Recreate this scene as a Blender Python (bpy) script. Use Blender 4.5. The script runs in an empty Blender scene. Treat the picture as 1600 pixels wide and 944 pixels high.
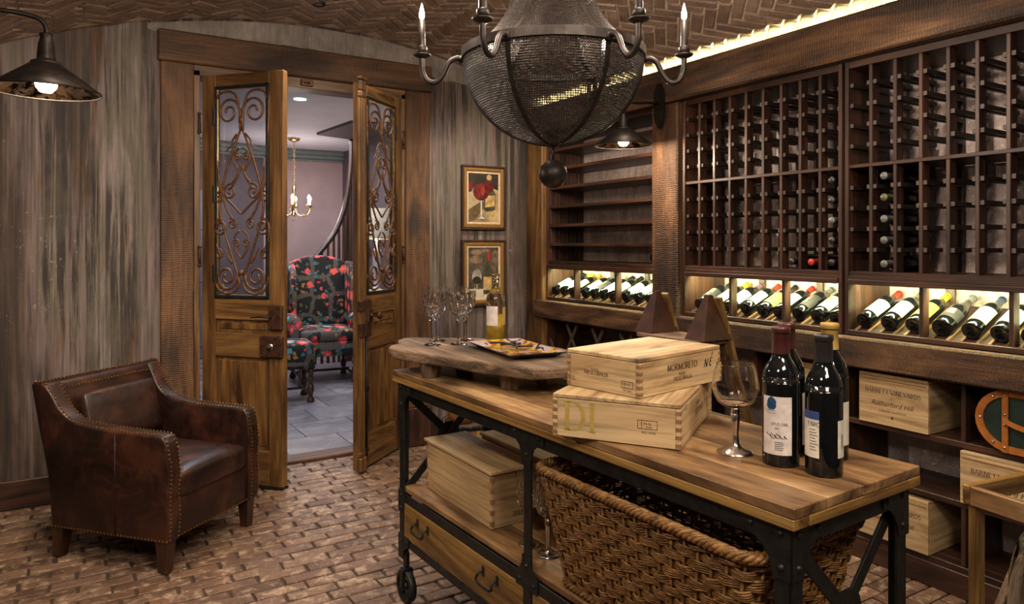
import bpy, bmesh, math, random
from mathutils import Vector, Matrix, Euler
R = math.radians
PI = math.pi
sc = bpy.context.scene
col = sc.collection
rng = random.Random(7)

# ------------------------------------------------------------------ camera, world, exposure
cam_d = bpy.data.cameras.new('camera'); cam = bpy.data.objects.new('camera', cam_d); col.objects.link(cam)
cam.location = (0, 0, 1.42); cam.rotation_euler = (R(90), 0, -math.atan2(.5236, .852))
cam_d.sensor_width = 36; cam_d.lens = 36 * 1110 / 1600; cam_d.shift_y = -90 / 1600; cam_d.clip_start = .02
sc.camera = cam
w = bpy.data.worlds.new('world'); sc.world = w; w.use_nodes = True
w.node_tree.nodes['Background'].inputs[0].default_value = (1, .83, .66, 1)
w.node_tree.nodes['Background'].inputs[1].default_value = .1
vs = sc.view_settings; vs.view_transform = 'Standard'; vs.look = 'None'; vs.gamma = 1; vs.use_curve_mapping = False
vs.exposure = -.08

def light(name, kind, loc, power, color, rot=None, size=None, size_y=None, spot=None, blend=.5, to=None):
    d = bpy.data.lights.new(name, kind); d.energy = power; d.color = color
    o = bpy.data.objects.new(name, d); col.objects.link(o); o.location = loc
    if kind == 'AREA':
        d.shape = 'RECTANGLE'; d.size = size; d.size_y = size_y or size
    elif size is not None: d.shadow_soft_size = size
    if spot: d.spot_size = R(spot); d.spot_blend = blend
    if rot: o.rotation_euler = rot
    if to is not None: o.rotation_euler = (Vector(to) - Vector(loc)).to_track_quat('-Z', 'Y').to_euler()
    return o
WARM = (1, .74, .5); LED = (.97, .97, .50)
XF = 3.03; XB = 3.35                      # front and back of the wine cabinets
def vault(x): return 2.86 - 4.5 * (1 - math.cos(math.asin((x - 1.43) / 4.5)))
# recessed vault pin spots, several added for more light (x, y, aim, power)
SPOTS = [(1.23, 4.18, (1.2, 3.6, 0), 55), (.15, 3.3, (.1, 4.0, 0), 50), (1.3, 2.6, (1.35, 2.2, .9), 42), (1.55, .75, (1.45, 1.1, .9), 60),
         (2.3, 3.6, (2.75, 4.6, 1.2), 50), (2.3, 1.5, (3.1, 1.6, .8), 44), (2.3, 2.6, (3.1, 2.7, .8), 38), (.2, 1.9, (.3, 3.2, 0), 50), (.1, 2.9, (.1, 4.6, 1.6), 40), (1.6, 3.3, (1.6, 4.6, 1.4), 38)]
for sx, sy, to, pw in SPOTS:
    light('spot_beam', 'SPOT', (sx, sy, vault(sx) - .03), pw*1.5, (1, .82, .62), size=.03, spot=84, blend=.8, to=to)
light('fill_light', 'AREA', (.75, -.25, 2.5), 38, (1, .82, .64), size=.7, size_y=.35, to=(1.4, 2.6, .6))  # added soft fill near the ceiling, out of view, has no fixture
light('fill_light', 'AREA', (-.3, .5, 2.3), 18, (1, .84, .68), size=.4, size_y=.3, to=(1.2, 1.9, .2))  # second added fill, out of view on the left
# the cove strip behind the cornice beam
light('cove_led', 'AREA', (3.106, 2.75, 2.372), 44, (.98, .95, .45), rot=(0, R(180), 0), size=.022, size_y=3.7)
# hallway beyond the doors
light('hall_light', 'AREA', (2.0, 7.6, 2.70), 78, (.93, .9, 1), rot=(0, 0, 0), size=1.6, size_y=2.2)
light('hall_light', 'POINT', (2.33, 9.0, 2.0), 30, (1, .82, .74), size=.08)
light('hall_light', 'AREA', (1.3, 5.5, 2.70), 40, (.8, .87, 1), rot=(0, 0, 0), size=.9, size_y=.6)

# ------------------------------------------------------------------ mesh helpers
class MB:
    def __init__(s): s.v = []; s.f = []; s.s = []
    def add(s, vs_, fs, smooth=False, M=None):
        n = len(s.v)
        s.v += [tuple(M @ Vector(p)) for p in vs_] if M is not None else [tuple(p) for p in vs_]
        s.f += [tuple(i + n for i in f) for f in fs]; s.s += [smooth] * len(fs)
        return s
    def box(s, a, b, M=None, ch=0):
        x0, x1 = sorted((a[0], b[0])); y0, y1 = sorted((a[1], b[1])); z0, z1 = sorted((a[2], b[2]))
        if ch <= 0:
            v = [(x0,y0,z0),(x1,y0,z0),(x1,y1,z0),(x0,y1,z0),(x0,y0,z1),(x1,y0,z1),(x1,y1,z1),(x0,y1,z1)]
            f = [(3,2,1,0),(4,5,6,7),(0,1,5,4),(1,2,6,5),(2,3,7,6),(3,0,4,7)]
            return s.add(v, f, False, M)
        c = min(ch, (x1-x0)*.45, (y1-y0)*.45, (z1-z0)*.45)
        v = []; idx = {}
        X = (x0, x1); Y = (y0, y1); Z = (z0, z1)
        for i in (0,1):
            for j in (0,1):
                for k in (0,1):
                    sx, sy, sz = 1-2*i, 1-2*j, 1-2*k
                    for ax in range(3):
                        p = [X[i]+sx*c, Y[j]+sy*c, Z[k]+sz*c]
                        p[ax] = (X[i], Y[j], Z[k])[ax]
                        idx[(i,j,k,ax)] = len(v); v.append(tuple(p))
        f = []
        def q(*k): f.append(tuple(idx[t] for t in k))
        for e in (0,1):
            a_ = [(e,0,0,0),(e,1,0,0),(e,1,1,0),(e,0,1,0)]; q(*(a_ if e else a_[::-1]))
            a_ = [(0,e,0,1),(0,e,1,1),(1,e,1,1),(1,e,0,1)]; q(*(a_ if e else a_[::-1]))
            a_ = [(0,0,e,2),(1,0,e,2),(1,1,e,2),(0,1,e,2)]; q(*(a_ if e else a_[::-1]))
        for a0 in (0,1):
            for b0 in (0,1):
                o = (a0 == b0)
                t = [(a0,b0,0,0),(a0,b0,0,1),(a0,b0,1,1),(a0,b0,1,0)]; q(*(t if o else t[::-1]))
                t = [(0,a0,b0,1),(0,a0,b0,2),(1,a0,b0,2),(1,a0,b0,1)]; q(*(t if o else t[::-1]))
                t = [(a0,0,b0,2),(a0,0,b0,0),(a0,1,b0,0),(a0,1,b0,2)]; q(*(t if o else t[::-1]))
        for i in (0,1):
            for j in (0,1):
                for k in (0,1):
                    t = [(i,j,k,0),(i,j,k,1),(i,j,k,2)]
                    q(*(t if (i+j+k) % 2 == 1 else t[::-1]))
        return s.add(v, f, False, M)
    def beam(s, p, q, wid, th, up=(0,0,1), ch=0):
        p = Vector(p); q = Vector(q); d = q - p; L = d.length; d.normalize()
        u = Vector(up); sd = d.cross(u)
        if sd.length < 1e-4: sd = d.cross(Vector((1,0,0)))
        sd.normalize(); u = sd.cross(d)
        M = Matrix((sd, d, u)).transposed().to_4x4(); M.translation = p
        return s.box((-wid/2, 0, -th/2), (wid/2, L, th/2), M, ch)
    def tube(s, pts, r, n=8, closed=False, caps=True, smooth=True, M=None):
        P = [Vector(p) for p in pts]; m = len(P)
        rr = r if isinstance(r, (list, tuple)) else [r]*m
        T = []
        for i in range(m):
            if closed: t = P[(i+1) % m] - P[i-1]
            else: t = P[min(i+1, m-1)] - P[max(i-1, 0)]
            T.append(t.normalized() if t.length > 1e-9 else Vector((0,0,1)))
        u = T[0].orthogonal().normalized(); v = []
        for i in range(m):
            u = (u - T[i]*u.dot(T[i]))
            if u.length < 1e-6: u = T[i].orthogonal()
            u.normalize(); b = T[i].cross(u)
            for k in range(n):
                a = 2*PI*k/n; v.append(P[i] + (u*math.cos(a) + b*math.sin(a))*rr[i])
        f = []
        for i in range(m if closed else m-1):
            i2 = (i+1) % m
            for k in range(n):
                k2 = (k+1) % n; f.append((i*n+k, i*n+k2, i2*n+k2, i2*n+k))
        if caps and not closed:
            f.append(tuple(range(n))[::-1]); f.append(tuple((m-1)*n+k for k in range(n)))
        return s.add(v, f, smooth, M)
    def lathe(s, prof, n=24, c=(0,0,0), smooth=True, a0=0, a1=2*PI, M=None):
        full = abs(a1-a0-2*PI) < 1e-6; cnt = n if full else n+1
        v = []; f = []
        for r, z in prof:
            for k in range(cnt):
                a = a0 + (a1-a0)*k/n
                v.append((c[0]+r*math.cos(a), c[1]+r*math.sin(a), c[2]+z))
        for i in range(len(prof)-1):
            for k in range(n):
                k2 = (k+1) % n if full else k+1
                f.append((i*cnt+k, i*cnt+k2, (i+1)*cnt+k2, (i+1)*cnt+k))
        return s.add(v, f, smooth, M)
    def prism(s, poly, d0, d1, plane='xy', M=None, smooth=False):
        # poly extruded along the third axis
        def P(a, b, c): return {'xy': (a,b,c), 'xz': (a,c,b), 'yz': (c,a,b)}[plane]
        n = len(poly); v = [P(a,b,d0) for a,b in poly] + [P(a,b,d1) for a,b in poly]
        f = [tuple(range(n)), tuple(range(n, 2*n))[::-1]] + [(i, i+n, (i+1)%n+n, (i+1)%n) for i in range(n)]
        return s.add(v, f, smooth, M)
    def rbox(s, c, size, r, n=5, bulge=0, M=None):
        hx, hy, hz = [q/2 for q in size]; r = min(r, hx, hy, hz)
        v = []; f = []
        for ax in range(3):
            for sg in (-1, 1):
                base = len(v)
                for i in range(n+1):
                    for j in range(n+1):
                        # denser towards the rims
                        a = -math.cos(PI*i/n); b = -math.cos(PI*j/n)
                        p = [0,0,0]; p[ax] = sg; p[(ax+1)%3] = a*1.0; p[(ax+2)%3] = b*1.0
                        P = Vector((p[0]*hx, p[1]*hy, p[2]*hz))
                        q = Vector((max(-hx+r, min(hx-r, P.x)), max(-hy+r, min(hy-r, P.y)), max(-hz+r, min(hz-r, P.z))))
                        d = P - q
                        if d.length > 1e-9: P = q + d.normalized()*r
                        if bulge:
                            g = (1-(P.x/hx)**2)*(1-(P.y/hy)**2)
                            P.z += bulge*g*(1 if P.z > 0 else -.4)
                        v.append(P + Vector(c))
                for i in range(n):
                    for j in range(n):
                        q4 = (base+i*(n+1)+j, base+(i+1)*(n+1)+j, base+(i+1)*(n+1)+j+1, base+i*(n+1)+j+1)
                        f.append(q4 if sg > 0 else q4[::-1])
        return s.add(v, f, True, M)
    def mesh(s, name, mat=None):
        me = bpy.data.meshes.new(name); me.from_pydata(s.v, [], s.f)
        me.polygons.foreach_set('use_smooth', s.s)
        if mat: me.materials.append(mat)
        me.update(); return me
    def build(s, name, mat=None, parent=None, fix=False):
        me = s.mesh(name, mat)
        if fix:
            bm = bmesh.new(); bm.from_mesh(me); bmesh.ops.remove_doubles(bm, verts=bm.verts, dist=1e-5)
            bmesh.ops.recalc_face_normals(bm, faces=bm.faces); bm.to_mesh(me); bm.free()
        return link(name, me, parent)

def link(name, me, parent=None, loc=None, rot=None):
    o = bpy.data.objects.new(name, me); col.objects.link(o)
    if parent: o.parent = parent
    if loc is not None: o.location = loc
    if rot is not None: o.rotation_euler = rot
    return o
def tag(o, label=None, cat=None, group=None, kind=None):
    if label: o['label'] = label
    if cat: o['category'] = cat
    if group: o['group'] = group
    if kind: o['kind'] = kind
    return o
def thing(name, label, cat, loc=(0,0,0), rz=0, group=None):
    o = bpy.data.objects.new(name, None); col.objects.link(o); o.empty_display_size = .05
    o.location = loc; o.rotation_euler = (0, 0, rz)
    return tag(o, label, cat, group)
def struct(o): o['kind'] = 'structure'; return o
def copy_tree(o, parent=None):
    c = o.copy(); col.objects.link(c)
    if parent: c.parent = parent
    for ch in list(o.children): copy_tree(ch, c)
    return c
def catmull(pts, n=6, closed=False):
    P = [Vector(p) for p in pts]; out = []; m = len(P)
    for i in range(m if closed else m-1):
        if closed: a, b, c, d = P[i-1], P[i], P[(i+1)%m], P[(i+2)%m]
        else: a, b, c, d = P[max(i-1,0)], P[i], P[i+1], P[min(i+2,m-1)]
        for k in range(n):
            t = k/n
            out.append(.5*((2*b) + (c-a)*t + (2*a-5*b+4*c-d)*t*t + (3*b-a-3*c+d)*t**3))
    if not closed: out.append(P[-1])
    return out
def roundpoly(pts, r, n=4):
    out = []; m = len(pts)
    for i in range(m):
        p = Vector(pts[i]); a = Vector(pts[i-1]) - p; b = Vector(pts[(i+1)%m]) - p
        rr = min(r if not isinstance(r, list) else r[i], a.length*.45, b.length*.45)
        a = p + a.normalized()*rr; b = p + b.normalized()*rr
        for k in range(n+1):
            t = k/n; q = a*(1-t)**2 + p*2*t*(1-t) + b*t*t; out.append((q.x, q.y))
    return out

# ------------------------------------------------------------------ materials
def mat(name):
    m = bpy.data.materials.new(name); m.use_nodes = True
    nt = m.node_tree; b = nt.nodes['Principled BSDF']; return m, nt, b
def N(nt, t, **k):
    n = nt.nodes.new('ShaderNode' + t)
    for a, v in k.items(): setattr(n, a, v)
    return n
def ramp(nt, stops, fac=None):
    n = N(nt, 'ValToRGB'); e = n.color_ramp.elements
    while len(e) < len(stops): e.new(.5)
    for i, (p, c) in enumerate(stops):
        e[i].position = p; e[i].color = (c[0], c[1], c[2], 1) if not isinstance(c, (int, float)) else (c, c, c, 1)
    if fac is not None: nt.links.new(fac, n.inputs[0])
    return n.outputs[0]
def mixc(nt, fac, a, b, mode='MIX'):
    n = N(nt, 'Mix', data_type='RGBA', blend_type=mode)
    for s_, v in ((0, fac), (6, a), (7, b)):
        if isinstance(v, (int, float)): n.inputs[s_].default_value = v
        elif isinstance(v, tuple): n.inputs[s_].default_value = (v[0], v[1], v[2], 1)
        else: nt.links.new(v, n.inputs[s_])
    return n.outputs[2]
def mth(nt, op, a, b=0.0, clamp=False):
    n = N(nt, 'Math', operation=op); n.use_clamp = clamp
    for i, v in enumerate((a, b)):
        if isinstance(v, (int, float)): n.inputs[i].default_value = v
        else: nt.links.new(v, n.inputs[i])
    return n.outputs[0]
def coords(nt, scale=(1,1,1), rand=True, off=(0,0,0)):
    tc = N(nt, 'TexCoord'); src = tc.outputs['Object']
    if rand:
        oi = N(nt, 'ObjectInfo'); ge = N(nt, 'NewGeometry')
        s_ = mth(nt, 'ADD', oi.outputs['Random'], ge.outputs['Random Per Island'])
        s_ = mth(nt, 'MULTIPLY', s_, 37.0)
        va = N(nt, 'VectorMath', operation='ADD'); nt.links.new(src, va.inputs[0]); nt.links.new(s_, va.inputs[1]); src = va.outputs[0]
    mp = N(nt, 'Mapping'); mp.inputs['Scale'].default_value = scale; mp.inputs['Location'].default_value = off
    nt.links.new(src, mp.inputs[0]); return mp.outputs[0]
def noise(nt, vec, scale=5, detail=4, rough=.55, dist=0):
    n = N(nt, 'TexNoise'); n.inputs['Scale'].default_value = scale; n.inputs['Detail'].default_value = detail
    n.inputs['Roughness'].default_value = rough; n.inputs['Distortion'].default_value = dist
    nt.links.new(vec, n.inputs['Vector']); return n.outputs[0]
def bump(nt, b, h, st=.3, d=.01):
    n = N(nt, 'Bump'); n.inputs['Strength'].default_value = st; n.inputs['Distance'].default_value = d
    nt.links.new(h, n.inputs['Height']); nt.links.new(n.outputs[0], b.inputs['Normal'])
def simple(name, c, rough=.5, metal=0, var=.15, bmp=0, sc_=40, coat=0, spec=.5):
    m, nt, b = mat(name)
    b.inputs['Roughness'].default_value = rough; b.inputs['Metallic'].default_value = metal
    b.inputs['Coat Weight'].default_value = coat; b.inputs['Coat Roughness'].default_value = .08
    b.inputs['Specular IOR Level'].default_value = spec
    v = coords(nt); n = noise(nt, v, sc_, 4)
    lo = tuple(q*(1-var) for q in c); hi = tuple(min(1, q*(1+var)) for q in c)
    nt.links.new(ramp(nt, [(.35, lo), (.65, hi)], n), b.inputs['Base Color'])
    if bmp: bump(nt, b, n, bmp, .004)
    return m
def wood(name, dark, mid, light_, ax='z', rough=.5, across=22, along=1.4, bmp=.35, saw=0, knots=0, coat=0, dirt=.35):
    m, nt, b = mat(name)
    def S(a, l): return tuple(l if q == ax else a for q in 'xyz')
    v1 = coords(nt, S(across*.32, along*.6)); v2 = coords(nt, S(across*3.2, along*1.6)); v3 = coords(nt, (2.2,2.2,2.2))
    n1 = noise(nt, v1, 1.3, 7, .62, 1.6); n2 = noise(nt, v2, 1.6, 5, .6, .3); n3 = noise(nt, v3, 1.5, 5, .6, .4)
    c = ramp(nt, [(.35, dark), (.48, mid), (.63, light_)], n1)
    c = mixc(nt, .75, c, ramp(nt, [(.32, .42), (.55, 1.0), (.8, 1.0)], n2), 'MULTIPLY')
    c = mixc(nt, dirt*1.3, c, ramp(nt, [(.35, .38), (.6, 1.0)], n3), 'MULTIPLY')
    h = n2
    if saw:
        ax2 = {'z': 'Z', 'y': 'Y', 'x': 'X'}[ax]
        wv = N(nt, 'TexWave', wave_type='BANDS', bands_direction=ax2); wv.inputs['Scale'].default_value = 26
        wv.inputs['Distortion'].default_value = 6; wv.inputs['Detail'].default_value = 3; wv.inputs['Detail Scale'].default_value = 2
        nt.links.new(coords(nt, (1,1,1)), wv.inputs['Vector'])
        c = mixc(nt, saw, c, ramp(nt, [(.2, .45), (.6, 1.0)], wv.outputs[1]), 'MULTIPLY')
        h = mth(nt, 'ADD', n2, mth(nt, 'MULTIPLY', wv.outputs[1], .6))
    if knots:
        vo = N(nt, 'TexVoronoi'); vo.inputs['Scale'].default_value = knots
        nt.links.new(coords(nt, S(1.0, .45)), vo.inputs['Vector'])
        k = ramp(nt, [(.09, .10), (.15, .65), (.23, 1.0)], vo.outputs['Distance'])
        c = mixc(nt, .8, c, k, 'MULTIPLY')
    oi = N(nt, 'ObjectInfo'); c = mixc(nt, 1, c, ramp(nt, [(0, .78), (1, 1.0)], oi.outputs['Random']), 'MULTIPLY')
    nt.links.new(c, b.inputs['Base Color']); b.inputs['Roughness'].default_value = rough
    b.inputs['Coat Weight'].default_value = coat; b.inputs['Coat Roughness'].default_value = .25
    bump(nt, b, h, bmp, .004); return m
def emis(name, c, st):
    m, nt, b = mat(name); b.inputs['Emission Color'].default_value = (*c, 1); b.inputs['Emission Strength'].default_value = st
    b.inputs['Base Color'].default_value = (*c, 1); return m
def glass(name, c=(1,1,1), rough=0, ior=1.47):
    m, nt, b = mat(name); b.inputs['Base Color'].default_value = (*c, 1); b.inputs['Transmission Weight'].default_value = 1
    b.inputs['Roughness'].default_value = rough; b.inputs['IOR'].default_value = ior; return m

def plaster_mat():
    m, nt, b = mat('aged_plaster')
    va = coords(nt, (3.6, 3.6, .55), False); vb = coords(nt, (20, 20, .62), False); vc = coords(nt, (85, 85, 1.8), False); vd = coords(nt, (1,1,1), False)
    n1 = noise(nt, va, 1.0, 8, .62, .4); n2 = noise(nt, vb, 1.0, 9, .72, .25); n3 = noise(nt, vc, 1, 4, .6); n4 = noise(nt, vd, 30, 8, .85)
    n5 = noise(nt, coords(nt, (6, 6, .9), False, (7, 3, 1)), 1, 6, .6, .5); n6 = noise(nt, vd, 1.6, 5, .6)
    c = ramp(nt, [(.32, (.040,.024,.016)), (.43, (.088,.060,.048)), (.52, (.20,.15,.148)), (.60, (.15,.13,.10)), (.70, (.30,.245,.245))], n1)
    c = mixc(nt, ramp(nt, [(.55, 0), (.66, .85)], n5), c, (.15, .075, .025))          # ochre and rust drips
    c = mixc(nt, mth(nt, 'MULTIPLY', ramp(nt, [(.47, 0), (.54, .95)], n2), ramp(nt, [(.38, .12), (.58, 1.0)], noise(nt, coords(nt, (1.6, 1.6, .9), False, (3, 1, 5)), 1.4, 5, .6))), c, (.026, .020, .018))          # dark drips
    c = mixc(nt, .7, c, ramp(nt, [(.35, .4), (.6, 1.0)], n3), 'MULTIPLY')
    fl = mth(nt, 'MULTIPLY', ramp(nt, [(.60, 0), (.66, 1)], n4), ramp(nt, [(.53, 0), (.60, 1)], n6))
    c = mixc(nt, fl, c, (.6, .56, .52))                                                # flaked lime
    nt.links.new(c, b.inputs['Base Color']); b.inputs['Roughness'].default_value = .72
    bump(nt, b, mth(nt, 'ADD', n4, n2), .35, .006); return m
def lime_mat(name, lo, hi, fleck=.7):
    m, nt, b = mat(name); vd = coords(nt, (1,1,1), False)
    n1 = noise(nt, vd, 3.5, 7, .65, .6); n2 = noise(nt, coords(nt, (26, 26, 3), False), 1, 6, .7, .4); n4 = noise(nt, vd, 42, 5, .8)
    c = ramp(nt, [(.3, lo), (.65, hi)], n1); c = mixc(nt, .6, c, ramp(nt, [(.35, .4), (.6, 1.0)], n2), 'MULTIPLY')
    c = mixc(nt, ramp(nt, [(.58, 0), (.66, fleck)], n4), c, tuple(min(1, q*1.9) for q in hi))
    nt.links.new(c, b.inputs['Base Color']); b.inputs['Roughness'].default_value = .5
    bump(nt, b, n4, .6, .008); return m
def brick_mat(name, cols, pale, palef=.5, bmp=.6):
    m, nt, b = mat(name)
    oi = N(nt, 'ObjectInfo'); ge = N(nt, 'NewGeometry')
    r = mth(nt, 'FRACT', mth(nt, 'ADD', mth(nt, 'MULTIPLY', oi.outputs['Random'], 7.31), mth(nt, 'MULTIPLY', ge.outputs['Random Per Island'], 5.17)))
    c = ramp(nt, [(i/(len(cols)-1), q) for i, q in enumerate(cols)], r)
    v = coords(nt, (1,1,1)); n1 = noise(nt, v, 16, 6, .7, .4); n2 = noise(nt, v, 70, 5, .7); n3 = noise(nt, v, 5, 4, .6, .5)
    c = mixc(nt, .8, c, ramp(nt, [(.3, .5), (.6, 1.0)], n2), 'MULTIPLY')
    c = mixc(nt, ramp(nt, [(.5, 0), (.66, palef)], n1), c, pale)
    c = mixc(nt, .7, c, ramp(nt, [(.35, .5), (.6, 1.0)], n3), 'MULTIPLY')
    nt.links.new(c, b.inputs['Base Color']); b.inputs['Roughness'].default_value = .62
    bump(nt, b, mth(nt, 'ADD', n1, n2), bmp, .006); return m
def leather_mat():
    m, nt, b = mat('leather'); v = coords(nt, (1,1,1), False)
    n1 = noise(nt, v, 5, 6, .65, .8); n2 = noise(nt, v, 160, 3, .6); n3 = noise(nt, v, 14, 6, .7, 1.5)
    c = ramp(nt, [(.32, (.007,.003,.0025)), (.52, (.025,.008,.0055)), (.70, (.075,.024,.012))], n1)
    c = mixc(nt, .55, c, ramp(nt, [(.3, .45), (.6, 1.0)], n3), 'MULTIPLY')
    nt.links.new(c, b.inputs['Base Color'])
    nt.links.new(ramp(nt, [(.35, .30), (.65, .5)], n3), b.inputs['Roughness'])
    bump(nt, b, mth(nt, 'ADD', n2, mth(nt, 'MULTIPLY', n3, 2)), .18, .003); return m
def floral_mat():
    m, nt, b = mat('floral_tapestry'); v = coords(nt, (1,1,1), False)
    nd = N(nt, 'TexNoise'); nd.inputs['Scale'].default_value = 30; nd.inputs['Detail'].default_value = 3; nt.links.new(v, nd.inputs['Vector'])
    ad = N(nt, 'VectorMath', operation='MULTIPLY_ADD'); nt.links.new(nd.outputs[1], ad.inputs[0]); ad.inputs[1].default_value = (.045,)*3; nt.links.new(v, ad.inputs[2])
    vo = N(nt, 'TexVoronoi'); vo.inputs['Scale'].default_value = 7.0; vo.inputs['Randomness'].default_value = .55; nt.links.new(ad.outputs[0], vo.inputs['Vector'])
    vo2 = N(nt, 'TexVoronoi'); vo2.inputs['Scale'].default_value = 17; nt.links.new(ad.outputs[0], vo2.inputs['Vector'])
    ve = N(nt, 'TexVoronoi', feature='DISTANCE_TO_EDGE'); ve.inputs['Scale'].default_value = 4.2; ve.inputs['Randomness'].default_value = .5; nt.links.new(ad.outputs[0], ve.inputs['Vector'])
    base = mixc(nt, ramp(nt, [(.07, 1), (.10, 0)], ve.outputs['Distance']), (.008,.008,.009), (.085,.07,.06))
    sr = N(nt, 'SeparateColor'); nt.links.new(vo.outputs['Color'], sr.inputs[0]); s2 = N(nt, 'SeparateColor'); nt.links.new(vo2.outputs['Color'], s2.inputs[0])
    small = ramp(nt, [(0, (.07,.10,.03)), (.35, (.30,.17,.05)), (.6, (.04,.16,.17)), (.85, (.5,.09,.06))], s2.outputs[0]); small.node.color_ramp.interpolation = 'CONSTANT'
    c = mixc(nt, ramp(nt, [(.30, 1), (.34, 0)], vo2.outputs['Distance']), base, small)
    big = ramp(nt, [(0, (.62,.035,.05)), (.5, (.06,.27,.30)), (.66, (.70,.10,.07))], sr.outputs[1]); big.node.color_ramp.interpolation = 'CONSTANT'
    pet = mixc(nt, ramp(nt, [(.12, 0), (.16, 1), (.22, .2), (.27, 1)], vo.outputs['Distance']), (.85,.28,.22), big)
    c = mixc(nt, ramp(nt, [(.36, 1), (.39, 0)], vo.outputs['Distance']), c, pet)
    nt.links.new(c, b.inputs['Base Color']); b.inputs['Roughness'].default_value = .85
    bump(nt, b, noise(nt, v, 220, 2), .3, .003); return m
def mercury_mat():
    m, nt, b = mat('mercury_glass'); v = coords(nt, (1,1,1), False); n = noise(nt, v, 34, 5, .7, .8)
    nt.links.new(ramp(nt, [(.44, (.03,.02,.015)), (.54, (.85,.7,.5))], n), b.inputs['Base Color'])
    b.inputs['Metallic'].default_value = 1; b.inputs['Roughness'].default_value = .14; return m
def tile_mat():
    m, nt, b = mat('slate_tile'); v = coords(nt, (1,1,1)); n = noise(nt, v, 4, 7, .65, 1)
    c = ramp(nt, [(.3, (.10,.10,.12)), (.5, (.19,.18,.20)), (.7, (.32,.30,.31))], n)
    oi = N(nt, 'ObjectInfo'); c = mixc(nt, 1, c, ramp(nt, [(0, .6), (1, 1.0)], oi.outputs['Random']), 'MULTIPLY')
    nt.links.new(c, b.inputs['Base Color']); b.inputs['Roughness'].default_value = .38; bump(nt, b, n, .25, .006); return m
def pane_mat(name='window_glass'):
    m, nt, b = mat(name); nt.nodes.remove(b)
    tr = N(nt, 'BsdfTransparent'); gl = N(nt, 'BsdfGlossy'); gl.inputs['Roughness'].default_value = .02; lw = N(nt, 'LayerWeight'); mx = N(nt, 'MixShader')
    fac_ = mth(nt, 'ADD', mth(nt, 'MULTIPLY', mth(nt, 'POWER', lw.outputs['Facing'], 5.0), .7), .03)
    tr.inputs[0].default_value = (.93, .95, .96, 1)
    nt.links.new(fac_, mx.inputs[0]); nt.links.new(tr.outputs[0], mx.inputs[1]); nt.links.new(gl.outputs[0], mx.inputs[2])
    nt.links.new(mx.outputs[0], nt.nodes['Material Output'].inputs[0]); return m

M = {}
M['plaster'] = plaster_mat()
M['lime'] = lime_mat('lime_plaster', (.16,.135,.12), (.36,.32,.29), .35)
M['stone'] = lime_mat('rack_back_stone', (.24,.18,.17), (.68,.56,.54), .9)
M['floor_brick'] = brick_mat('floor_brick', [(.10,.050,.030), (.20,.112,.068), (.14,.070,.044), (.25,.15,.09), (.17,.098,.07)], (.52,.39,.27), .75)
M['floor_mortar'] = simple('floor_mortar', (.045,.028,.019), .85, bmp=.4)
M['vault_brick'] = brick_mat('vault_brick', [(.27,.185,.14), (.38,.27,.205), (.31,.215,.16), (.44,.32,.25)], (.55,.42,.33), .4, .6)
M['vault_mortar'] = simple('vault_mortar', (.66,.52,.41), .85, bmp=.5, sc_=60)
M['tile'] = tile_mat(); M['grout'] = simple('grout', (.30,.27,.26), .8)
for a in 'xyz':
    M['beam_'+a] = wood('reclaimed_beam_'+a, (.028,.012,.005), (.095,.042,.017), (.20,.098,.040), a, .66, 16, 1.3, .8, .18, 0)
    M['rack_'+a] = wood('rack_mahogany_'+a, (.013,.005,.003), (.040,.015,.008), (.082,.031,.016), a, .5, 26, 1.2, .25, 0, 0, .15, .2)
    M['pine_'+a] = wood('door_pine_'+a, (.055,.022,.006), (.155,.073,.021), (.27,.142,.044), a, .5, 20, 1.2, .4, 0, 3.1, .1)
    M['crate_'+a] = wood('crate_pine_'+a, (.34,.20,.09), (.58,.40,.205), (.72,.53,.30), a, .6, 16, 1.1, .2, 0, 4.2, 0, .2)
    M['old_'+a] = wood('driftwood_'+a, (.050,.030,.016), (.16,.098,.055), (.30,.195,.12), a, .8, 26, 1.5, 1.0, 0, 3, 0, .5)
    M['top_'+a] = wood('table_oak_'+a, (.07,.030,.012), (.31,.170,.070), (.54,.34,.165), a, .42, 13, 1.0, .35, 0, 3.4, .15, .8)
M['honey_y'] = wood('honey_board', (.10,.045,.010), (.27,.145,.034), (.42,.25,.07), 'y', .5, 22, 1.1, .3, 0, 5, .1)
M['honey_x'] = wood('honey_board_end', (.10,.045,.010), (.27,.145,.034), (.42,.25,.07), 'x', .5, 22, 1.1, .3, 0, 5, .1)
M['honey_z'] = wood('honey_post', (.13,.065,.014), (.28,.16,.045), (.40,.25,.09), 'z', .5, 22, 1.1, .3, 0, 5, .1)
M['casing_z'] = wood('casing_wood_z', (.038,.015,.006), (.115,.050,.018), (.215,.10,.038), 'z', .6, 15, 1.2, .5, .25, 2.6)
M['casing_x'] = wood('casing_wood_x', (.038,.015,.006), (.115,.050,.018), (.215,.10,.038), 'x', .6, 15, 1.2, .5, .25, 2.6)
M['walnut'] = wood('walnut_leg', (.02,.008,.004), (.06,.022,.01), (.10,.04,.018), 'z', .3, 20, 1, .1, 0, 0, .3)
M['iron'] = simple('black_iron', (.030,.033,.034), .48, .75, .3, .15, 30)
M['bronze'] = simple('dark_bronze', (.026,.021,.019), .45, .7, .35, .1, 30)
M['scroll'] = simple('rusted_iron', (.13,.062,.03), .5, .5, .35, .3, 60)
M['lock'] = simple('old_lock_iron', (.075,.035,.022), .5, .6, .4, .3, 50)
M['nickel'] = simple('worn_nickel', (.62,.58,.54), .2, 1, .15)
M['brass'] = simple('antique_brass', (.62,.42,.18), .28, 1, .25)
M['leather'] = leather_mat(); M['floral'] = floral_mat(); M['mercury'] = mercury_mat()
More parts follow.
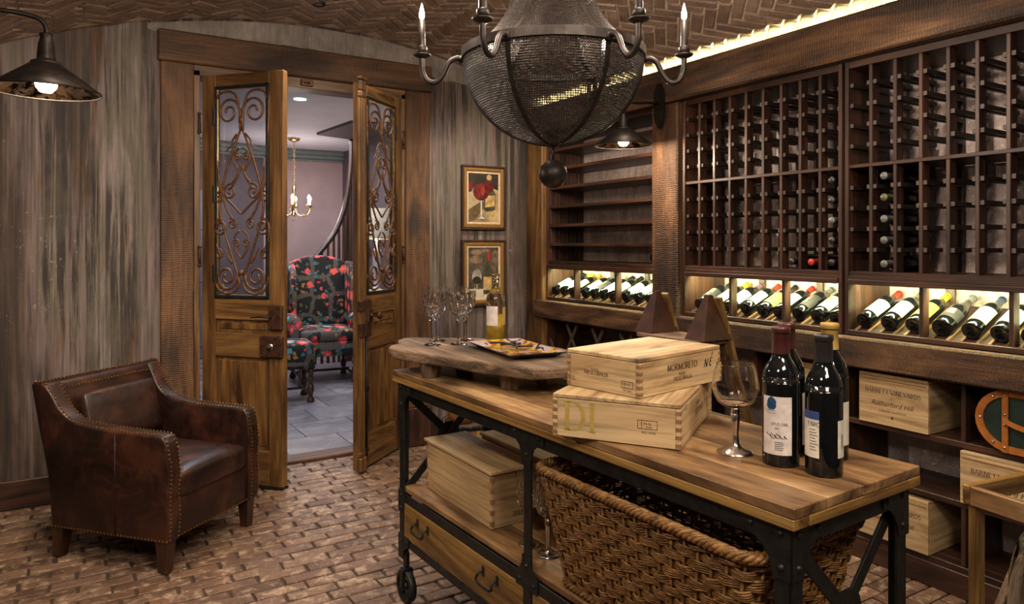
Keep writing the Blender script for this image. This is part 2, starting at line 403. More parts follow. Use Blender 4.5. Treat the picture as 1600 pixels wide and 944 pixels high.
M['glass'] = glass('clear_glass'); M['pane'] = pane_mat(); M['whitewine'] = glass('pale_wine_glass', (.97, .95, .80))
M['demijohn'] = glass('demijohn_glass', (.80, .92, .88))
M['bottle'] = simple('dark_bottle_glass', (.004,.005,.006), .06, 0, .2, coat=.1, spec=.45)
M['bulb'] = emis('lit_bulb', (1, .80, .6), 22)
M['hallbulb'] = emis('lit_hall_bulb', (1, .86, .78), 90)
M['led'] = emis('led_strip', LED, 9)
M['can'] = emis('lit_downlight', (.6, .95, 1), 5)
M['lampshade'] = simple('linen_shade', (.72,.60,.44), .8)
M['hall_wall'] = simple('hall_pink_plaster', (.36,.265,.26), .6, 0, .08, sc_=3)
M['hall_dark'] = simple('hall_plum_paint', (.085,.065,.075), .6, 0, .1)
M['hall_blue'] = simple('hall_blue_grey_door', (.085,.10,.13), .5, 0, .1)
M['hall_ceiling'] = simple('hall_ceiling_paint', (.56,.55,.62), .7, 0, .04, sc_=3)
M['crown'] = simple('hall_grey_green_moulding', (.16,.19,.19), .5)
M['ink'] = simple('burnt_ink', (.055,.025,.012), .7)
M['black'] = simple('black_ink', (.012,.01,.01), .6)
M['goldink'] = simple('mustard_ink', (.42,.31,.07), .7)
M['wicker'] = wood('wicker', (.10,.042,.010), (.28,.13,.036), (.46,.25,.075), 'z', .5, 60, 60, .2, 0, 0, .1, .5)
def col_mat(name, c, rough=.5, **k):
    if name not in M: M[name] = simple(name, c, rough, **k)
    return M[name]

cmx = col_mat
# ------------------------------------------------------------------ lettering
def arc(cx, cy, rx, ry, a0, a1, n=10): return [(cx+rx*math.cos(R(a0+(a1-a0)*i/n)), cy+ry*math.sin(R(a0+(a1-a0)*i/n))) for i in range(n+1)]
GL = {
 'A': (.82, [[(.02,0),(.41,1)], [(.41,1),(.80,0)], [(.16,.33),(.66,.33)]]),
 'B': (.68, [[(.12,0),(.12,1)], [(.12,1),(.34,1)]+arc(.34,.76,.24,.24,90,-90)+[(.12,.52)], [(.12,.52),(.36,.52)]+arc(.36,.26,.28,.26,90,-90)+[(.12,0)]]),
 'C': (.78, [arc(.44,.5,.38,.5,50,310,16)]),
 'D': (.82, [[(.12,0),(.12,1)], [(.12,1),(.32,1)]+arc(.32,.5,.42,.5,90,-90,14)+[(.12,0)]]),
 'E': (.62, [[(.12,0),(.12,1)], [(.12,1),(.54,1)], [(.12,.52),(.46,.52)], [(.12,0),(.57,0)]]),
 'F': (.58, [[(.12,0),(.12,1)], [(.12,1),(.54,1)], [(.12,.52),(.46,.52)]]),
 'I': (.30, [[(.15,0),(.15,1)]]),
 'L': (.58, [[(.12,0),(.12,1)], [(.12,0),(.55,0)]]),
 'M': (1.0, [[(.12,0),(.16,1)], [(.16,1),(.50,.05)], [(.50,.05),(.84,1)], [(.84,1),(.88,0)]]),
 'N': (.86, [[(.13,0),(.13,1)], [(.13,1),(.72,0)], [(.72,0),(.72,1)]]),
 'O': (.90, [arc(.45,.5,.39,.5,0,360,22)]),
 'P': (.64, [[(.12,0),(.12,1)], [(.12,1),(.34,1)]+arc(.34,.74,.25,.26,90,-90)+[(.12,.48)]]),
 'R': (.74, [[(.12,0),(.12,1)], [(.12,1),(.34,1)]+arc(.34,.75,.24,.25,90,-90)+[(.12,.5)], [(.34,.5),(.70,0)]]),
 'S': (.58, [[(.50,.88)]+arc(.29,.76,.19,.24,60,250,9)+[(.32,.50)]+arc(.29,.25,.21,.25,60,-130,9)+[(.06,.14)]]),
 'T': (.72, [[(.36,0),(.36,1)], [(.03,1),(.69,1)]]),
 'U': (.82, [[(.12,1),(.12,.3)]+arc(.41,.3,.29,.3,180,360)+[(.70,1)]]),
 'V': (.82, [[(.02,1),(.41,0)], [(.41,0),(.80,1)]]),
 'Y': (.76, [[(.02,1),(.38,.48)], [(.38,.48),(.74,1)], [(.38,.48),(.38,0)]]),
 '0': (.60, [arc(.3,.5,.24,.5,0,360,18)]),
 '1': (.40, [[(.2,0),(.2,1)], [(.08,.86),(.2,1)]]),
 '2': (.60, [arc(.28,.74,.2,.26,160,-30)+[(.08,0)], [(.08,0),(.52,0)]]),
}
def letters(txt, size, thick=.16, thin=.075, serif=True, slant=0):
    """serif capitals as flat ribbons; returns (verts2d, faces, width)"""
    v = []; f = []; x = 0
    def rib(pts):
        m = len(pts); b = len(v)
        for i, p in enumerate(pts):
            a = pts[max(i-1,0)]; c = pts[min(i+1,m-1)]; dx, dy = c[0]-a[0], c[1]-a[1]; L = math.hypot(dx, dy) or 1
            wd = thin + (thick-thin)*abs(dy)/L
            if dx*dy > .02*L*L and abs(dx) > .12*L and m == 2: wd = thin*1.2
            nx, ny = -dy/L*wd/2, dx/L*wd/2
            v.append((x+p[0]+nx, p[1]+ny)); v.append((x+p[0]-nx, p[1]-ny))
        for i in range(m-1): f.append((b+2*i, b+2*i+1, b+2*i+3, b+2*i+2))
    for ch in txt:
        if ch == ' ': x += .38; continue
        if ch not in GL: x += .3; continue
        wd, st = GL[ch]
        for s_ in st:
            rib(s_)
            if serif and len(s_) == 2 and abs(s_[0][1]-s_[1][1]) > .6:
                for p in s_:
                    if p[1] in (0, 1): rib([(p[0]-.13, p[1]), (p[0]+.13, p[1])])
        x += wd + .09
    return [((a+slant*b)*size, b*size) for a, b in v], f, (x-.09)*size
_tc = {}
def plain(txt, size, shear=0):
    k = (txt, shear)
    if k not in _tc:
        c = bpy.data.curves.new('t', 'FONT'); c.body = txt; c.size = 1; c.shear = shear; c.resolution_u = 2
        o = bpy.data.objects.new('t', c); me = o.to_mesh()
        _tc[k] = ([(q.co.x, q.co.y) for q in me.vertices], [tuple(p.vertices) for p in me.polygons])
        o.to_mesh_clear(); bpy.data.objects.remove(o); bpy.data.curves.remove(c)
    v, f = _tc[k]; wd = max([a for a, b in v] or [0])
    return [(a*size, b*size) for a, b in v], f, wd*size
def put(mb, tx, c, right, up, centre=True):
    """lay 2D lettering at c on the plane of right / up"""
    v, f, wd = tx; c = Vector(c); r = Vector(right).normalized(); u = Vector(up).normalized(); o = -wd/2 if centre else 0
    mb.add([c + r*(a+o) + u*b for a, b in v], f)
def put_cyl(mb, tx, rad, ang, z, centre=True):
    v, f, wd = tx; o = -wd/2 if centre else 0
    mb.add([(rad*math.cos(ang + (a+o)/rad), rad*math.sin(ang + (a+o)/rad), z+b) for a, b in v], f)
def flourish(wd, h, n=14, seed=1):
    r = random.Random(seed); v = []; f = []; m = n*6
    for i in range(m+1):
        t = i/m; x = wd*t - h*.5*math.sin(t*n*2*PI*.5); y = h*(.5+.5*math.sin(t*n*PI+1)*(.6+.4*r.random() if i % 12 == 0 else .75))
        th = h*.07*(1+.8*math.sin(t*n*PI)); v += [(x, y-th), (x+th*.5, y+th)]
    for i in range(m): f.append((2*i, 2*i+1, 2*i+3, 2*i+2))
    return v, f, wd

# ================================================================== SETTING
XL = -.92; YB = 4.65; YN = -1.0
# --- floor of bricks in running bond, rows along X
fb = MB().box((XL, YN, -.06), (3.42, YB+.0, -.010)).build('floor', M['floor_mortar']); struct(fb)
def project(p):
    r = p[0]*.852 - p[1]*.5235; f = p[0]*.5236 + p[1]*.852
    if f < .2: return None
    return 800 + 1110*r/f, 382 - 1110*(p[2]-1.42)/f, f
def brick_mesh(name, L, W, H, m, seed):
    r = random.Random(seed); j = lambda a: r.uniform(-a, a); c = .005
    v = []
    for z, ins in ((-H, 0), (-.004, 0), (0, c)):
        for sx, sy in ((-1,-1), (1,-1), (1,1), (-1,1)):
            v.append((sx*(L/2-ins)+j(.002), sy*(W/2-ins)+j(.0015), z+(j(.0012) if z == 0 else 0)))
    f = [(8,9,10,11)] + [(l*4+i, l*4+(i+1)%4, l*4+4+(i+1)%4, l*4+4+i) for l in (0,1) for i in range(4)]
    return v, f
def scatter_bricks(spots, parent, kmesh, L, W, H, m, field, limit=300):
    var = [brick_mesh('brick', L, W, H, m, kmesh+i) for i in range(7)]
    meshes = []
    for v, f in var:
        b = MB(); b.add(v, f); meshes.append(b.mesh('brick', m))
    def key(M4):
        p = project(M4.translation)
        if not p or not (-20 < p[0] < 1620 and -20 < p[1] < 964): return 1e6 + M4.translation.length
        return p[2]
    spots = sorted(spots, key=lambda q: key(q[0]))
    for i, (M4, tr) in enumerate(spots[:limit]):
        o = link('brick', meshes[i % 7], parent); o.matrix_local = M4 @ Matrix.Diagonal((tr, 1, 1, 1))
    rest = MB()
    for i, (M4, tr) in enumerate(spots[limit:]):
        v, f = var[i % 7]; rest.add(v, f, False, M4 @ Matrix.Diagonal((tr, 1, 1, 1)))
    o = rest.build(field, m, parent); o['kind'] = 'stuff'
spots = []; row = 0; y = YN+.037
cand_hidden = lambda x, y: False
while y < YB:
    off = rng.uniform(-.03, .03) + (row % 2)*.104; x = XL - .1 + off
    while x < 3.40:
        if x > XL+.06:
            spots.append((Matrix.Translation((x, y, rng.uniform(-.0025, .0015))) @ Euler((rng.uniform(-.012,.012), rng.uniform(-.008,.008), rng.uniform(-.008,.008))).to_matrix().to_4x4(), rng.uniform(.96, 1.005)))
        x += .208
    y += .0745; row += 1
scatter_bricks(spots, fb, 11, .199, .0665, .03, M['floor_brick'], 'brick_field')
# --- barrel vault of herringbone brick
cb = MB(); ns = 40; xs = [XL-.1 + (3.55-XL+.1)*i/ns for i in range(ns+1)]
v = []; f = []
for i, x in enumerate(xs):
    for yy in (YN, YB+.02): v += [(x, yy, vault(x)), (x, yy, vault(x)+.12)]
for i in range(ns):
    a = 4*i; b = 4*i+4
    f += [(a, a+2, b+2, b), (a+1, b+1, b+3, a+3), (a, b, b+1, a+1), (a+2, a+3, b+3, b+2)]
cb.add(v, f); ceil = cb.build('ceiling', M['vault_mortar'], fix=True); struct(ceil)
spots = []; W_ = .0665; s45 = math.sqrt(.5)
for i in range(-75, 76):
    for m_ in range(-14, 15):
        for kind in (0, 1):
            if kind == 0: cx, cy, rot = (i + 6*m_ + 1.5)*W_, (i + .5)*W_, 0
            else: cx, cy, rot = (i + 3 + 6*m_ + .5)*W_, (i - .5)*W_, PI/2
            s_ = (cx - cy)*s45; yy = 2.0 + (cx + cy)*s45
            if not (YN+.09 < yy < YB-.05): continue
            if not (-2.44 < s_ < 1.90): continue
            th = s_/4.5
            P = Vector((1.43 + 4.5*math.sin(th), yy, 2.86 - 4.5*(1-math.cos(th)) - .012 + rng.uniform(-.003, .003)))
            # local frame: z points down into the room
            B = Matrix(((math.cos(th), 0, -math.sin(th)), (0, -1, 0), (-math.sin(th), 0, -math.cos(th)))).to_4x4()
            Rz = Matrix.Rotation(-(rot + PI/4), 4, 'Z') @ Euler((rng.uniform(-.03,.03), rng.uniform(-.02,.02), rng.uniform(-.02,.02))).to_matrix().to_4x4()
            spots.append((Matrix.Translation(P) @ B @ Rz, rng.uniform(.95, 1.0)))
scatter_bricks(spots, ceil, 31, .190, .0565, .02, M['vault_brick'], 'brick_field')
# --- back wall (with the door opening), side walls
wb = MB(); wb.box((XL-.15, YB, 0), (.605, YB+.15, 2.92)).box((1.975, YB, 0), (3.55, YB+.15, 2.92)).box((.605, YB, 2.47), (1.975, YB+.15, 2.92))
struct(wb.build('wall_back', M['plaster']))
cap = []
n = 44
for i in range(n+1):
    x = .36 + (2.78-.36)*i/n; cap.append((x, vault(x) - .02))
low = [(x, z - .16*math.sin(PI*(x-.36)/2.42)**.35 - .02*math.sin(x*9) - .008*math.sin(x*31+1)) for x, z in cap]
low = [(x, min(l, z-.03)) for (x, l), (_, z) in zip(low, cap)]
struct(MB().prism(cap + low[::-1], YB-.006, YB+.01, 'xz').build('trim_1', M['lime'], fix=True))
struct(MB().box((XL-.15, YN, 0), (XL, YB, 2.7)).build('wall_left', M['plaster']))
struct(MB().box((3.356, YN, 0), (3.50, YB, 2.7)).build('wall_right', M['stone']))
struct(MB().box((XL-.15, YN-.12, 0), (3.50, YN, 2.92)).build('wall_front', M['plaster']))
struct(MB().box((XL, YB-.022, 0), (.424, YB, .155), ch=.006).build('baseboard_back', M['rack_x']))
struct(MB().box((2.15, YB-.022, 0), (3.0, YB, .155), ch=.006).build('baseboard_back', M['rack_x']))
struct(MB().box((XL, YN, 0), (XL+.022, YB-.02, .155), ch=.006).build('baseboard_left', M['rack_y']))
# --- door casing, jambs, threshold
cs = MB().box((.424, YB-.034, .0), (.605, YB, 2.50), ch=.006); struct(cs.build('trim_2', M['casing_z']))
cs = MB().box((1.965, YB-.034, .27), (2.150, YB, 2.50), ch=.006); struct(cs.build('trim_3', M['casing_z']))
struct(MB().box((1.960, YB-.046, 0), (2.158, YB, .27), ch=.005).build('trim_4', M['rack_z']))
struct(MB().box((.410, YB-.045, 2.50), (2.163, YB, 2.685), ch=.008).build('trim_5', M['casing_x']))
for x0, x1, y0, y1, z0, z1, mm in ((.605, .64, YB-.02, YB+.15, 0, 2.47, 'pine_z'), (1.94, 1.975, YB-.02, YB+.15, 0, 2.47, 'pine_z'), (.605, 1.975, YB-.02, YB+.15, 2.435, 2.50, 'pine_x')):
    struct(MB().box((x0, y0, z0), (x1, y1, z1), ch=.003).build('trim_6', M[mm]))
struct(MB().box((.605, YB-.01, -.02), (1.975, YB+.15, .022), ch=.006).build('trim_7', M['casing_x']))
lt = MB().box((1.24, YB-.032, 2.447), (1.32, YB-.02, 2.49), ch=.003).tube([(1.262, YB-.034, 2.468), (1.298, YB-.034, 2.468)], .006)
lt.build('latch_plate', M['lock'], bpy.data.objects['trim_6.002'])

# --- doors
DW = .565; DH = 2.43; DT = .045
def spiral(cx, cy, r, a0, turns, n=26, rin=.22):
    return [(cx + r*(1-(1-rin)*t)*math.cos(R(a0)+turns*2*PI*t), cy + r*(1-(1-rin)*t)*math.sin(R(a0)+turns*2*PI*t)) for t in [i/n for i in range(n+1)]]
def grille_curves():
    C = []
    for s in (1, -1):
        m = lambda pts: [(s*a, b) for a, b in pts]
        # top big scroll and its long line down to the bottom scroll
        C.append((m(catmull2([(.012,1.00),(.045,.93),(.115,.76),(.165,.56),(.135,.42),(.075,.26),(.02,.12)], 5)), .0055))
        C.append((m(spiral(.095,1.12,.088,190,-1.55)[::-1] + [(.012,1.06),(.006,1.00)]), .006))
        C.append((m([(.195,1.19)]+catmull2([(.165,1.235),(.10,1.245),(.05,1.225),(.02,1.16),(.010,1.08)], 4)), .0055))
        C.append((m(catmull2([(.205,1.22),(.200,1.05),(.19,.88),(.165,.70),(.12,.55),(.06,.46)], 5)), .005))
        C.append((m(catmull2([(.03,.985),(.065,.95),(.075,.915),(.115,.885)], 4)), [.007,.007,.006,.005,.005,.005,.004,.004,.004,.004,.003,.003,.002]))
        # upper pair of little scrolls
        C.append((m(spiral(.035,.845,.026,40,1.3,16)), .0045))
        C.append((m(catmull2([(.012,.90),(.05,.87),(.06,.82),(.02,.75),(.075,.66)], 5)), .005))
        # heart in the middle
        C.append((m(spiral(.085,.635,.05,110,-1.5,22)[::-1] + catmull2([(.068,.69),(.03,.73),(.004,.80)], 4)), .0055))
        C.append((m(catmull2([(.004,.50),(.06,.55),(.12,.60),(.165,.66),(.175,.73),(.17,.78)], 5)), .005))
        C.append((m(spiral(.165,.60,.04,150,-1.4,18)), .005))
        C.append((m(spiral(.07,.44,.036,60,1.5,18)), .0045))
        C.append((m(spiral(.155,.42,.056,100,-1.6,22)), .0055))
        C.append((m(catmull2([(.147,.478),(.20,.44),(.205,.36),(.17,.28),(.15,.235)], 4)), .005))
        C.append((m(spiral(.17,.255,.032,70,1.4,16)), .0045))
        C.append((m(spiral(.035,.32,.026,20,1.3,16)), .0045))
        C.append((m(catmull2([(.012,.40),(.05,.36),(.045,.29),(.0,.23)], 4)), .0045))
        # bottom scroll
        C.append((m(spiral(.11,.115,.082,165,1.7)), .006))
        C.append((m(catmull2([(.03,.135),(.015,.08),(.05,.03),(.12,.018),(.18,.05),(.20,.12)], 5)), .0055))
        C.append((m(catmull2([(.07,.205),(.10,.24),(.115,.27),(.14,.30)], 4)), [.007,.006,.006,.005,.005,.004,.004,.004,.003,.003,.002,.002,.002]))
        C.append((m(spiral(.15,.045,.025,90,1.2,12)), .004))
    C.append(([(0,1.09),(0,1.05)], .010)); C.append(([(-.014,.145),(.014,.145)], .012))
    return C
def catmull2(p, n): return [(q.x, q.y) for q in catmull([(a, b, 0) for a, b in p], n)]
def make_door(name, hinge, ang, mirror):
    """local x runs from the hinge to the free edge, room face at y = 0 (towards -y)"""
    root = bpy.data.objects.new(name, None); col.objects.link(root); struct(root)
    root.location = hinge; root.rotation_euler = (0, 0, ang)
    s = -1 if mirror else 1
    def bx(mb, x0, x1, y0, y1, z0, z1, ch=.003): return mb.box((s*x0, y0, z0), (s*x1, y1, z1), ch=ch)
    g0, g1, a, b = 1.10, 2.36, .095, DW-.095
    for x0, x1 in ((0, a), (b, DW)): bx(MB(), x0, x1, 0, DT, .012, DH).build('stile', M['pine_z'], root)
    for z0, z1 in ((g1, DH), (.975, g0), (.755, .895), (.012, .215)): bx(MB(), a, b, 0, DT, z0, z1).build('rail', M['pine_x'], root)
    for z0, z1 in ((.895, .975), (.215, .755)):
        p = MB(); bx(p, a, b, .014, DT-.014, z0, z1, .002); bx(p, a+.02, b-.02, .009, DT-.009, z0+.02, z1-.02, .006); p.build('panel', M['pine_z'], root)
    fr = MB(); e = .016
    for x0, x1, z0, z1 in ((a, a+e, g0, g1), (b-e, b, g0, g1), (a, b, g0, g0+e), (a, b, g1-e, g1)): bx(fr, x0, x1, -.008, .02, z0, z1, .002)
    fr.build('pane_frame', M['iron'], root)
    fr = MB(); e2 = e+.006
    for x0, x1, z0, z1 in ((a+e, a+e2, g0+e, g1-e), (b-e2, b-e, g0+e, g1-e), (a+e, b-e, g0+e, g0+e2), (a+e, b-e, g1-e2, g1-e)): bx(fr, x0, x1, -.003, .01, z0, z1, .001)
    fr.build('pane_bead', M['brass'], root)
    bx(MB(), a+.01, b-.01, .026, .030, g0+.01, g1-.01, 0).build('pane', M['pane'], root)
    gr = MB(); cx = (a+b)/2
    for pts, r in grille_curves():
        if isinstance(r, list): r = (r + [r[-1]]*len(pts))[:len(pts)]
        gr.tube([(s*cx + px*.93, -.002, g0+.012 + py*.975) for k, (px, py) in enumerate(pts)], [q_*1.3 for q_ in r] if isinstance(r, list) else r*1.3, 6)
    gr.build('iron_grille', M['scroll'], root)
    for z in (1.25, 1.72, 2.18):
        bx(MB(), a-.012, a+.004, -.012, 0, z-.05, z+.05, .003).build('pane_hinge', M['iron'], root)
    for z in (.42, 1.35, 2.15):
        h = MB(); h.tube([(s*-.006, -.012, z-.055), (s*-.006, -.012, z+.055)], .009, 8)
        for zz in (-.055, .055): h.lathe([(0, -.012), (.011, -.006), (.011, .006), (0, .012)], 8, (s*-.006, -.012, z+zz))
        h.build('hinge', M['lock'], root)
    return root, s, bx
dl, s, bx = make_door('door_1', (.648, 4.612, 0), -math.atan2(.75, .66), False)
for (x0, x1, z0, z1, nm) in ((.515, .605, .925, 1.07, 'latch_case'), (.455, .608, .765, .89, 'rim_lock')):
    L = MB(); bx(L, x0-.035, x1-.035, -.024, 0, z0, z1, .005)
    for xx in (x0-.023, x1-.047):
        for zz in (z0+.012, z1-.012): L.lathe([(.005, 0), (.004, .003), (0, .004)], 8, M=Matrix.Translation((xx, -.024, zz)) @ Matrix.Rotation(R(90), 4, 'X'))
    o = L.build(nm, M['lock'], dl)
    if nm == 'rim_lock':
        q = MB().lathe([(.0, -.002), (.022, 0), (.022, .004), (.012, .007), (.0, .012)], 16, M=Matrix.Translation((.495, -.024, .828)) @ Matrix.Rotation(R(90), 4, 'X')); q.build('keyhole_rosette', M['nickel'], o)
    else:
        q = MB().tube([(.500, -.024, 1.0), (.500, -.045, 1.0), (.445, -.05, 1.002), (.375, -.045, .995)], [.007, .006, .005, .003], 8); q.build('lever_handle', M['iron'], o)
MB().box((.0, -.01, .0), (DW, DT+.01, .012)).build('sweep', M['iron'], dl)
dr, s, bx = make_door('door_2', (1.932, 4.612, 0), math.atan2(.385, .46), True)
# pilaster moulding with capital and base, espagnolette rod, knob
A_ = MB()
for x0, x1, y in ((.530, .587, -.018), (.540, .549, -.028), (.555, .564, -.028), (.570, .579, -.028)): bx(A_, x0, x1, y, 0, .12, 2.33, .003)
A_.build('astragal', M['pine_z'], dr)
A_ = MB(); bx(A_, .523, .593, -.034, 0, 2.33, 2.37, .008); bx(A_, .527, .589, -.03, 0, 2.37, 2.44, .01); bx(A_, .521, .595, -.036, 0, 2.44, 2.462, .004); A_.build('capital', M['casing_z'], dr)
A_ = MB(); bx(A_, .521, .595, -.034, 0, .012, .10, .006); bx(A_, .525, .591, -.028, 0, .10, .135, .008); A_.build('plinth', M['pine_z'], dr)
A_ = MB().tube([(-.510, -.02, .06), (-.510, -.02, .90)], .008, 8); bx(A_, .495, .525, -.03, 0, .12, .15); bx(A_, .495, .525, -.03, 0, .5, .53); A_.build('bolt_rod', M['iron'], dr)
A_ = MB(); bx(A_, .465, .540, -.034, 0, .84, 1.075, .006); bx(A_, .457, .525, -.042, 0, .93, 1.02, .008); bx(A_, .525, .589, -.032, -.0, .84, .93, .003); bx(A_, .525, .589, -.032, 0, 1.0, 1.07, .003)
o = A_.build('rim_lock', M['lock'], dr)
MB().lathe([(0, 0), (.014, 0), (.014, .006), (.008, .01), (.008, .04), (.014, .046), (.024, .056), (.022, .068), (0, .072)], 16, M=Matrix.Translation((-.490, -.042, .975)) @ Matrix.Rotation(R(90), 4, 'X')).build('knob', M['lock'], o)

# --- hallway beyond
hf = MB().box((-1.2, YB+.15, -.06), (6.2, 11.6, -.008)).build('floor', M['grout']); struct(hf)
tm = MB().box((-.222, -.222, -.012), (.222, .222, 0), ch=.003).mesh('tile', M['tile']); tm2 = MB().box((-.11, -.222, -.012), (.11, .222, 0), ch=.003).mesh('tile', M['tile'])
for i in range(10):
    for j in range(15):
        x = .1 + .45*i + (.225 if j % 2 else 0); yy = 5.03 + .45*j
        if x < 4.6: link('tile', tm, hf, (x, yy, rng.uniform(-.001, .001)))
HC = 2.75
struct(MB().box((-1.2, YB+.15, HC), (6.2, 11.6, HC+.1)).build('ceiling', M['hall_ceiling']))
curve = catmull([(-.2, 7.7, 0), (.15, 8.5, 0), (.75, 9.2, 0), (1.55, 9.75, 0), (2.4, 10.05, 0), (3.3, 10.0, 0)], 8)
wv = MB(); v = []; f = []
for p in curve: v += [(p.x, p.y, 0), (p.x, p.y, HC)]
f = [(2*i, 2*i+2, 2*i+3, 2*i+1) for i in range(len(curve)-1)]
cut = 30
struct(MB().add(v, f[cut:], True).build('wall_hall', M['hall_wall'])); struct(MB().add(v, f[:cut], True).build('wall_hall', M['hall_dark']))
cr = MB()
for dz, dn, r in ((-.03, .05, .045), (-.09, .03, .035), (-.14, .012, .02)):
    pts = [(p.x + .25*dn, p.y - dn, HC + dz) for p in curve]; cr.tube(pts, r, 8)
struct(cr.build('trim_8', M['crown']))
struct(MB().box((3.28, 7.2, 0), (3.42, 10.0, HC)).build('wall_hall', M['hall_dark']))
struct(MB().box((-1.3, YB+.15, 0), (-1.15, 8.6, HC)).build('wall_hall', M['hall_dark']))
struct(MB().box((6.1, YB+.15, 0), (6.25, 11.6, HC)).build('wall_hall', M['hall_wall']))
struct(MB().box((-1.2, 11.5, 0), (6.2, 11.6, HC)).build('wall_hall', M['hall_dark']))
struct(MB().prism([(2.44, 8.4), (2.52, 7.38), (3.27, 7.25), (3.27, 8.9), (2.93, 8.57)], HC-.03, HC-.001).build('trim_9', M['hall_dark'], fix=True))
# dark partition with a blue-grey door on the left of the view
d3 = bpy.data.objects.new('door_3', None); col.objects.link(d3); struct(d3); d3.location = (1.02, 9.36, 0); d3.rotation_euler = (0, 0, R(34))
MB().box((0, -.045, .01), (.55, 0, 2.1), ch=.004).build('slab', M['hall_blue'], d3)
for z0, z1 in ((.15, .8), (.95, 1.5), (1.6, 2.0)): MB().box((.09, -.055, z0), (.46, -.045, z1), ch=.006).build('panel', M['hall_blue'], d3)

# ================================================================== RACK WALL
YS = [(2.0, 3.01), (.975, 1.985)]      # the two bottle sections
cabinet_names = []
# posts and cornice
def post(nm, y0, y1, x0, z0, z1, m, lab):
    o = MB().box((x0, y0, z0), (XB, y1, z1), ch=.008).build(nm, M[m]); o['kind'] = 'structure'; return o
post('trim_11', 3.022, 3.238, 2.985, 0, 2.255, 'beam_z', '')
post('trim_12', 4.425, 4.645, 2.985, 0, 2.255, 'pine_z', '')
post('trim_13', .76, .965, 2.985, 0, 2.255, 'beam_z', '')
struct(MB().box((2.955, YN, 2.258), (3.09, YB, 2.455), ch=.010).build('trim_14', M['beam_y']))
struct(MB().box((3.09, YN, 2.33), (3.356, YB, 2.35)).build('trim_15', M['rack_y']))
MB().box((3.096, .95, 2.352), (3.116, 4.6, 2.36)).build('led_strip', M['led'], bpy.data.objects['trim_15'])
# ledge beams
for i, (y0, y1) in enumerate(((3.24, 4.50), (.70, 3.02))):
    b = MB().box((2.955, y0, .872), (3.36, y1, 1.004), ch=.008)
    struct(b.build('trim_%d' % (16+i), M['beam_y']))

bottle_prof = [(0, .012), (.018, .006), (.030, 0), (.0345, 0), (.0375, .006), (.0375, .176), (.0368, .189), (.0342, .202), (.0290, .214), (.0225, .225), (.0175, .235), (.0150, .247), (.0145, .285), (.0160, .287), (.0160, .297), (.0130, .299), (0, .299)]
burg_prof = [(0, .012), (.020, .006), (.034, 0), (.0385, 0), (.0415, .006), (.0415, .125), (.039, .15), (.032, .178), (.022, .208), (.0165, .235), (.0145, .26), (.0142, .288), (.0162, .289), (.0162, .297), (.013, .299), (0, .299)]
cap_prof = [(.0158, .242), (.0154, .256), (.0149, .288), (.0168, .290), (.0168, .299), (.0155, .3015), (0, .302)]
_mc = {}
def cm(key, fn):
    if key not in _mc: _mc[key] = fn()
    return _mc[key]
PAPER = {'white': (.40,.38,.33), 'cream': (.42,.36,.22), 'yellow': (.58,.42,.05), 'pale green': (.42,.48,.34), 'black': (.012,.011,.013), 'lilac': (.62,.58,.64), 'orange': (.75,.26,.03), 'grey': (.42,.42,.44), 'pale blue': (.55,.62,.66), 'red': (.5,.035,.03), 'gold': (.55,.38,.10)}
CAPS = {'black': (.015,.014,.015), 'red': (.42,.03,.02), 'orange': (.62,.22,.04), 'yellow': (.60,.44,.04), 'purple': (.16,.08,.13), 'olive': (.10,.10,.05), 'navy': (.03,.045,.085), 'tan': (.45,.28,.14), 'cream': (.62,.55,.38), 'grey': (.12,.12,.12), 'maroon': (.05,.012,.012), 'green': (.05,.09,.05)}
def make_bottle(lab, paper, capc, style='bordeaux', loc=(0,0,0), rot=(0,0,0), group=None, lab_z=(.045,.155), ang=PI, span=75, accent=None, small=False):
    root = thing('wine_bottle', lab, 'bottle', loc, 0, group); root.rotation_euler = rot
    pr = bottle_prof if style == 'bordeaux' else burg_prof; rad = pr[4][0]
    me = cm(('b', style), lambda: MB().lathe(pr, 28).mesh('glass_body', M['bottle'])); link('glass_body', me, root)
    me = cm(('c', capc), lambda: MB().lathe(cap_prof, 20).mesh('capsule', col_mat('capsule_'+capc, CAPS[capc], .35, coat=.2))); link('capsule', me, root)
    if paper:
        z1 = lab_z[1] if style == 'bordeaux' else .115
        def mk():
            return MB().lathe([(rad+.0006, lab_z[0]), (rad+.0006, z1)], 18, a0=ang-R(span), a1=ang+R(span)).mesh('paper_label', col_mat('paper_'+paper, PAPER[paper], .55))
        l = link('paper_label', cm(('l', style, paper, lab_z, ang, span), mk), root)
        def pm():
            q = MB(); r2 = random.Random(hash((paper, accent)) % 97 if False else len(paper)*7+len(accent or ''))
            put_cyl(q, letters(r2.choice(['VINO', 'CRU', 'ROSSO', 'BIN']), .011), rad+.0012, ang, lab_z[0]+.058)
            for k in range(3):
                wd = r2.uniform(.016, .034); q.lathe([(rad+.0012, lab_z[0]+.030+k*.007), (rad+.0012, lab_z[0]+.0325+k*.007)], 4, a0=ang-wd/rad/2, a1=ang+wd/rad/2)
            return q.mesh('print', M['black'] if paper not in ('black',) else col_mat('paper_white', PAPER['white']))
        link('print', cm(('p', style, paper, accent, lab_z, ang), pm), l)
        if accent:
            def am(): return MB().lathe([(rad+.001, z1-.042), (rad+.001, z1-.010)], 8, a0=ang-R(34), a1=ang+R(20)).mesh('emblem', col_mat('paper_'+accent, PAPER[accent], .5))
            link('emblem', cm(('a', style, accent, ang, z1), am), l)
    return root

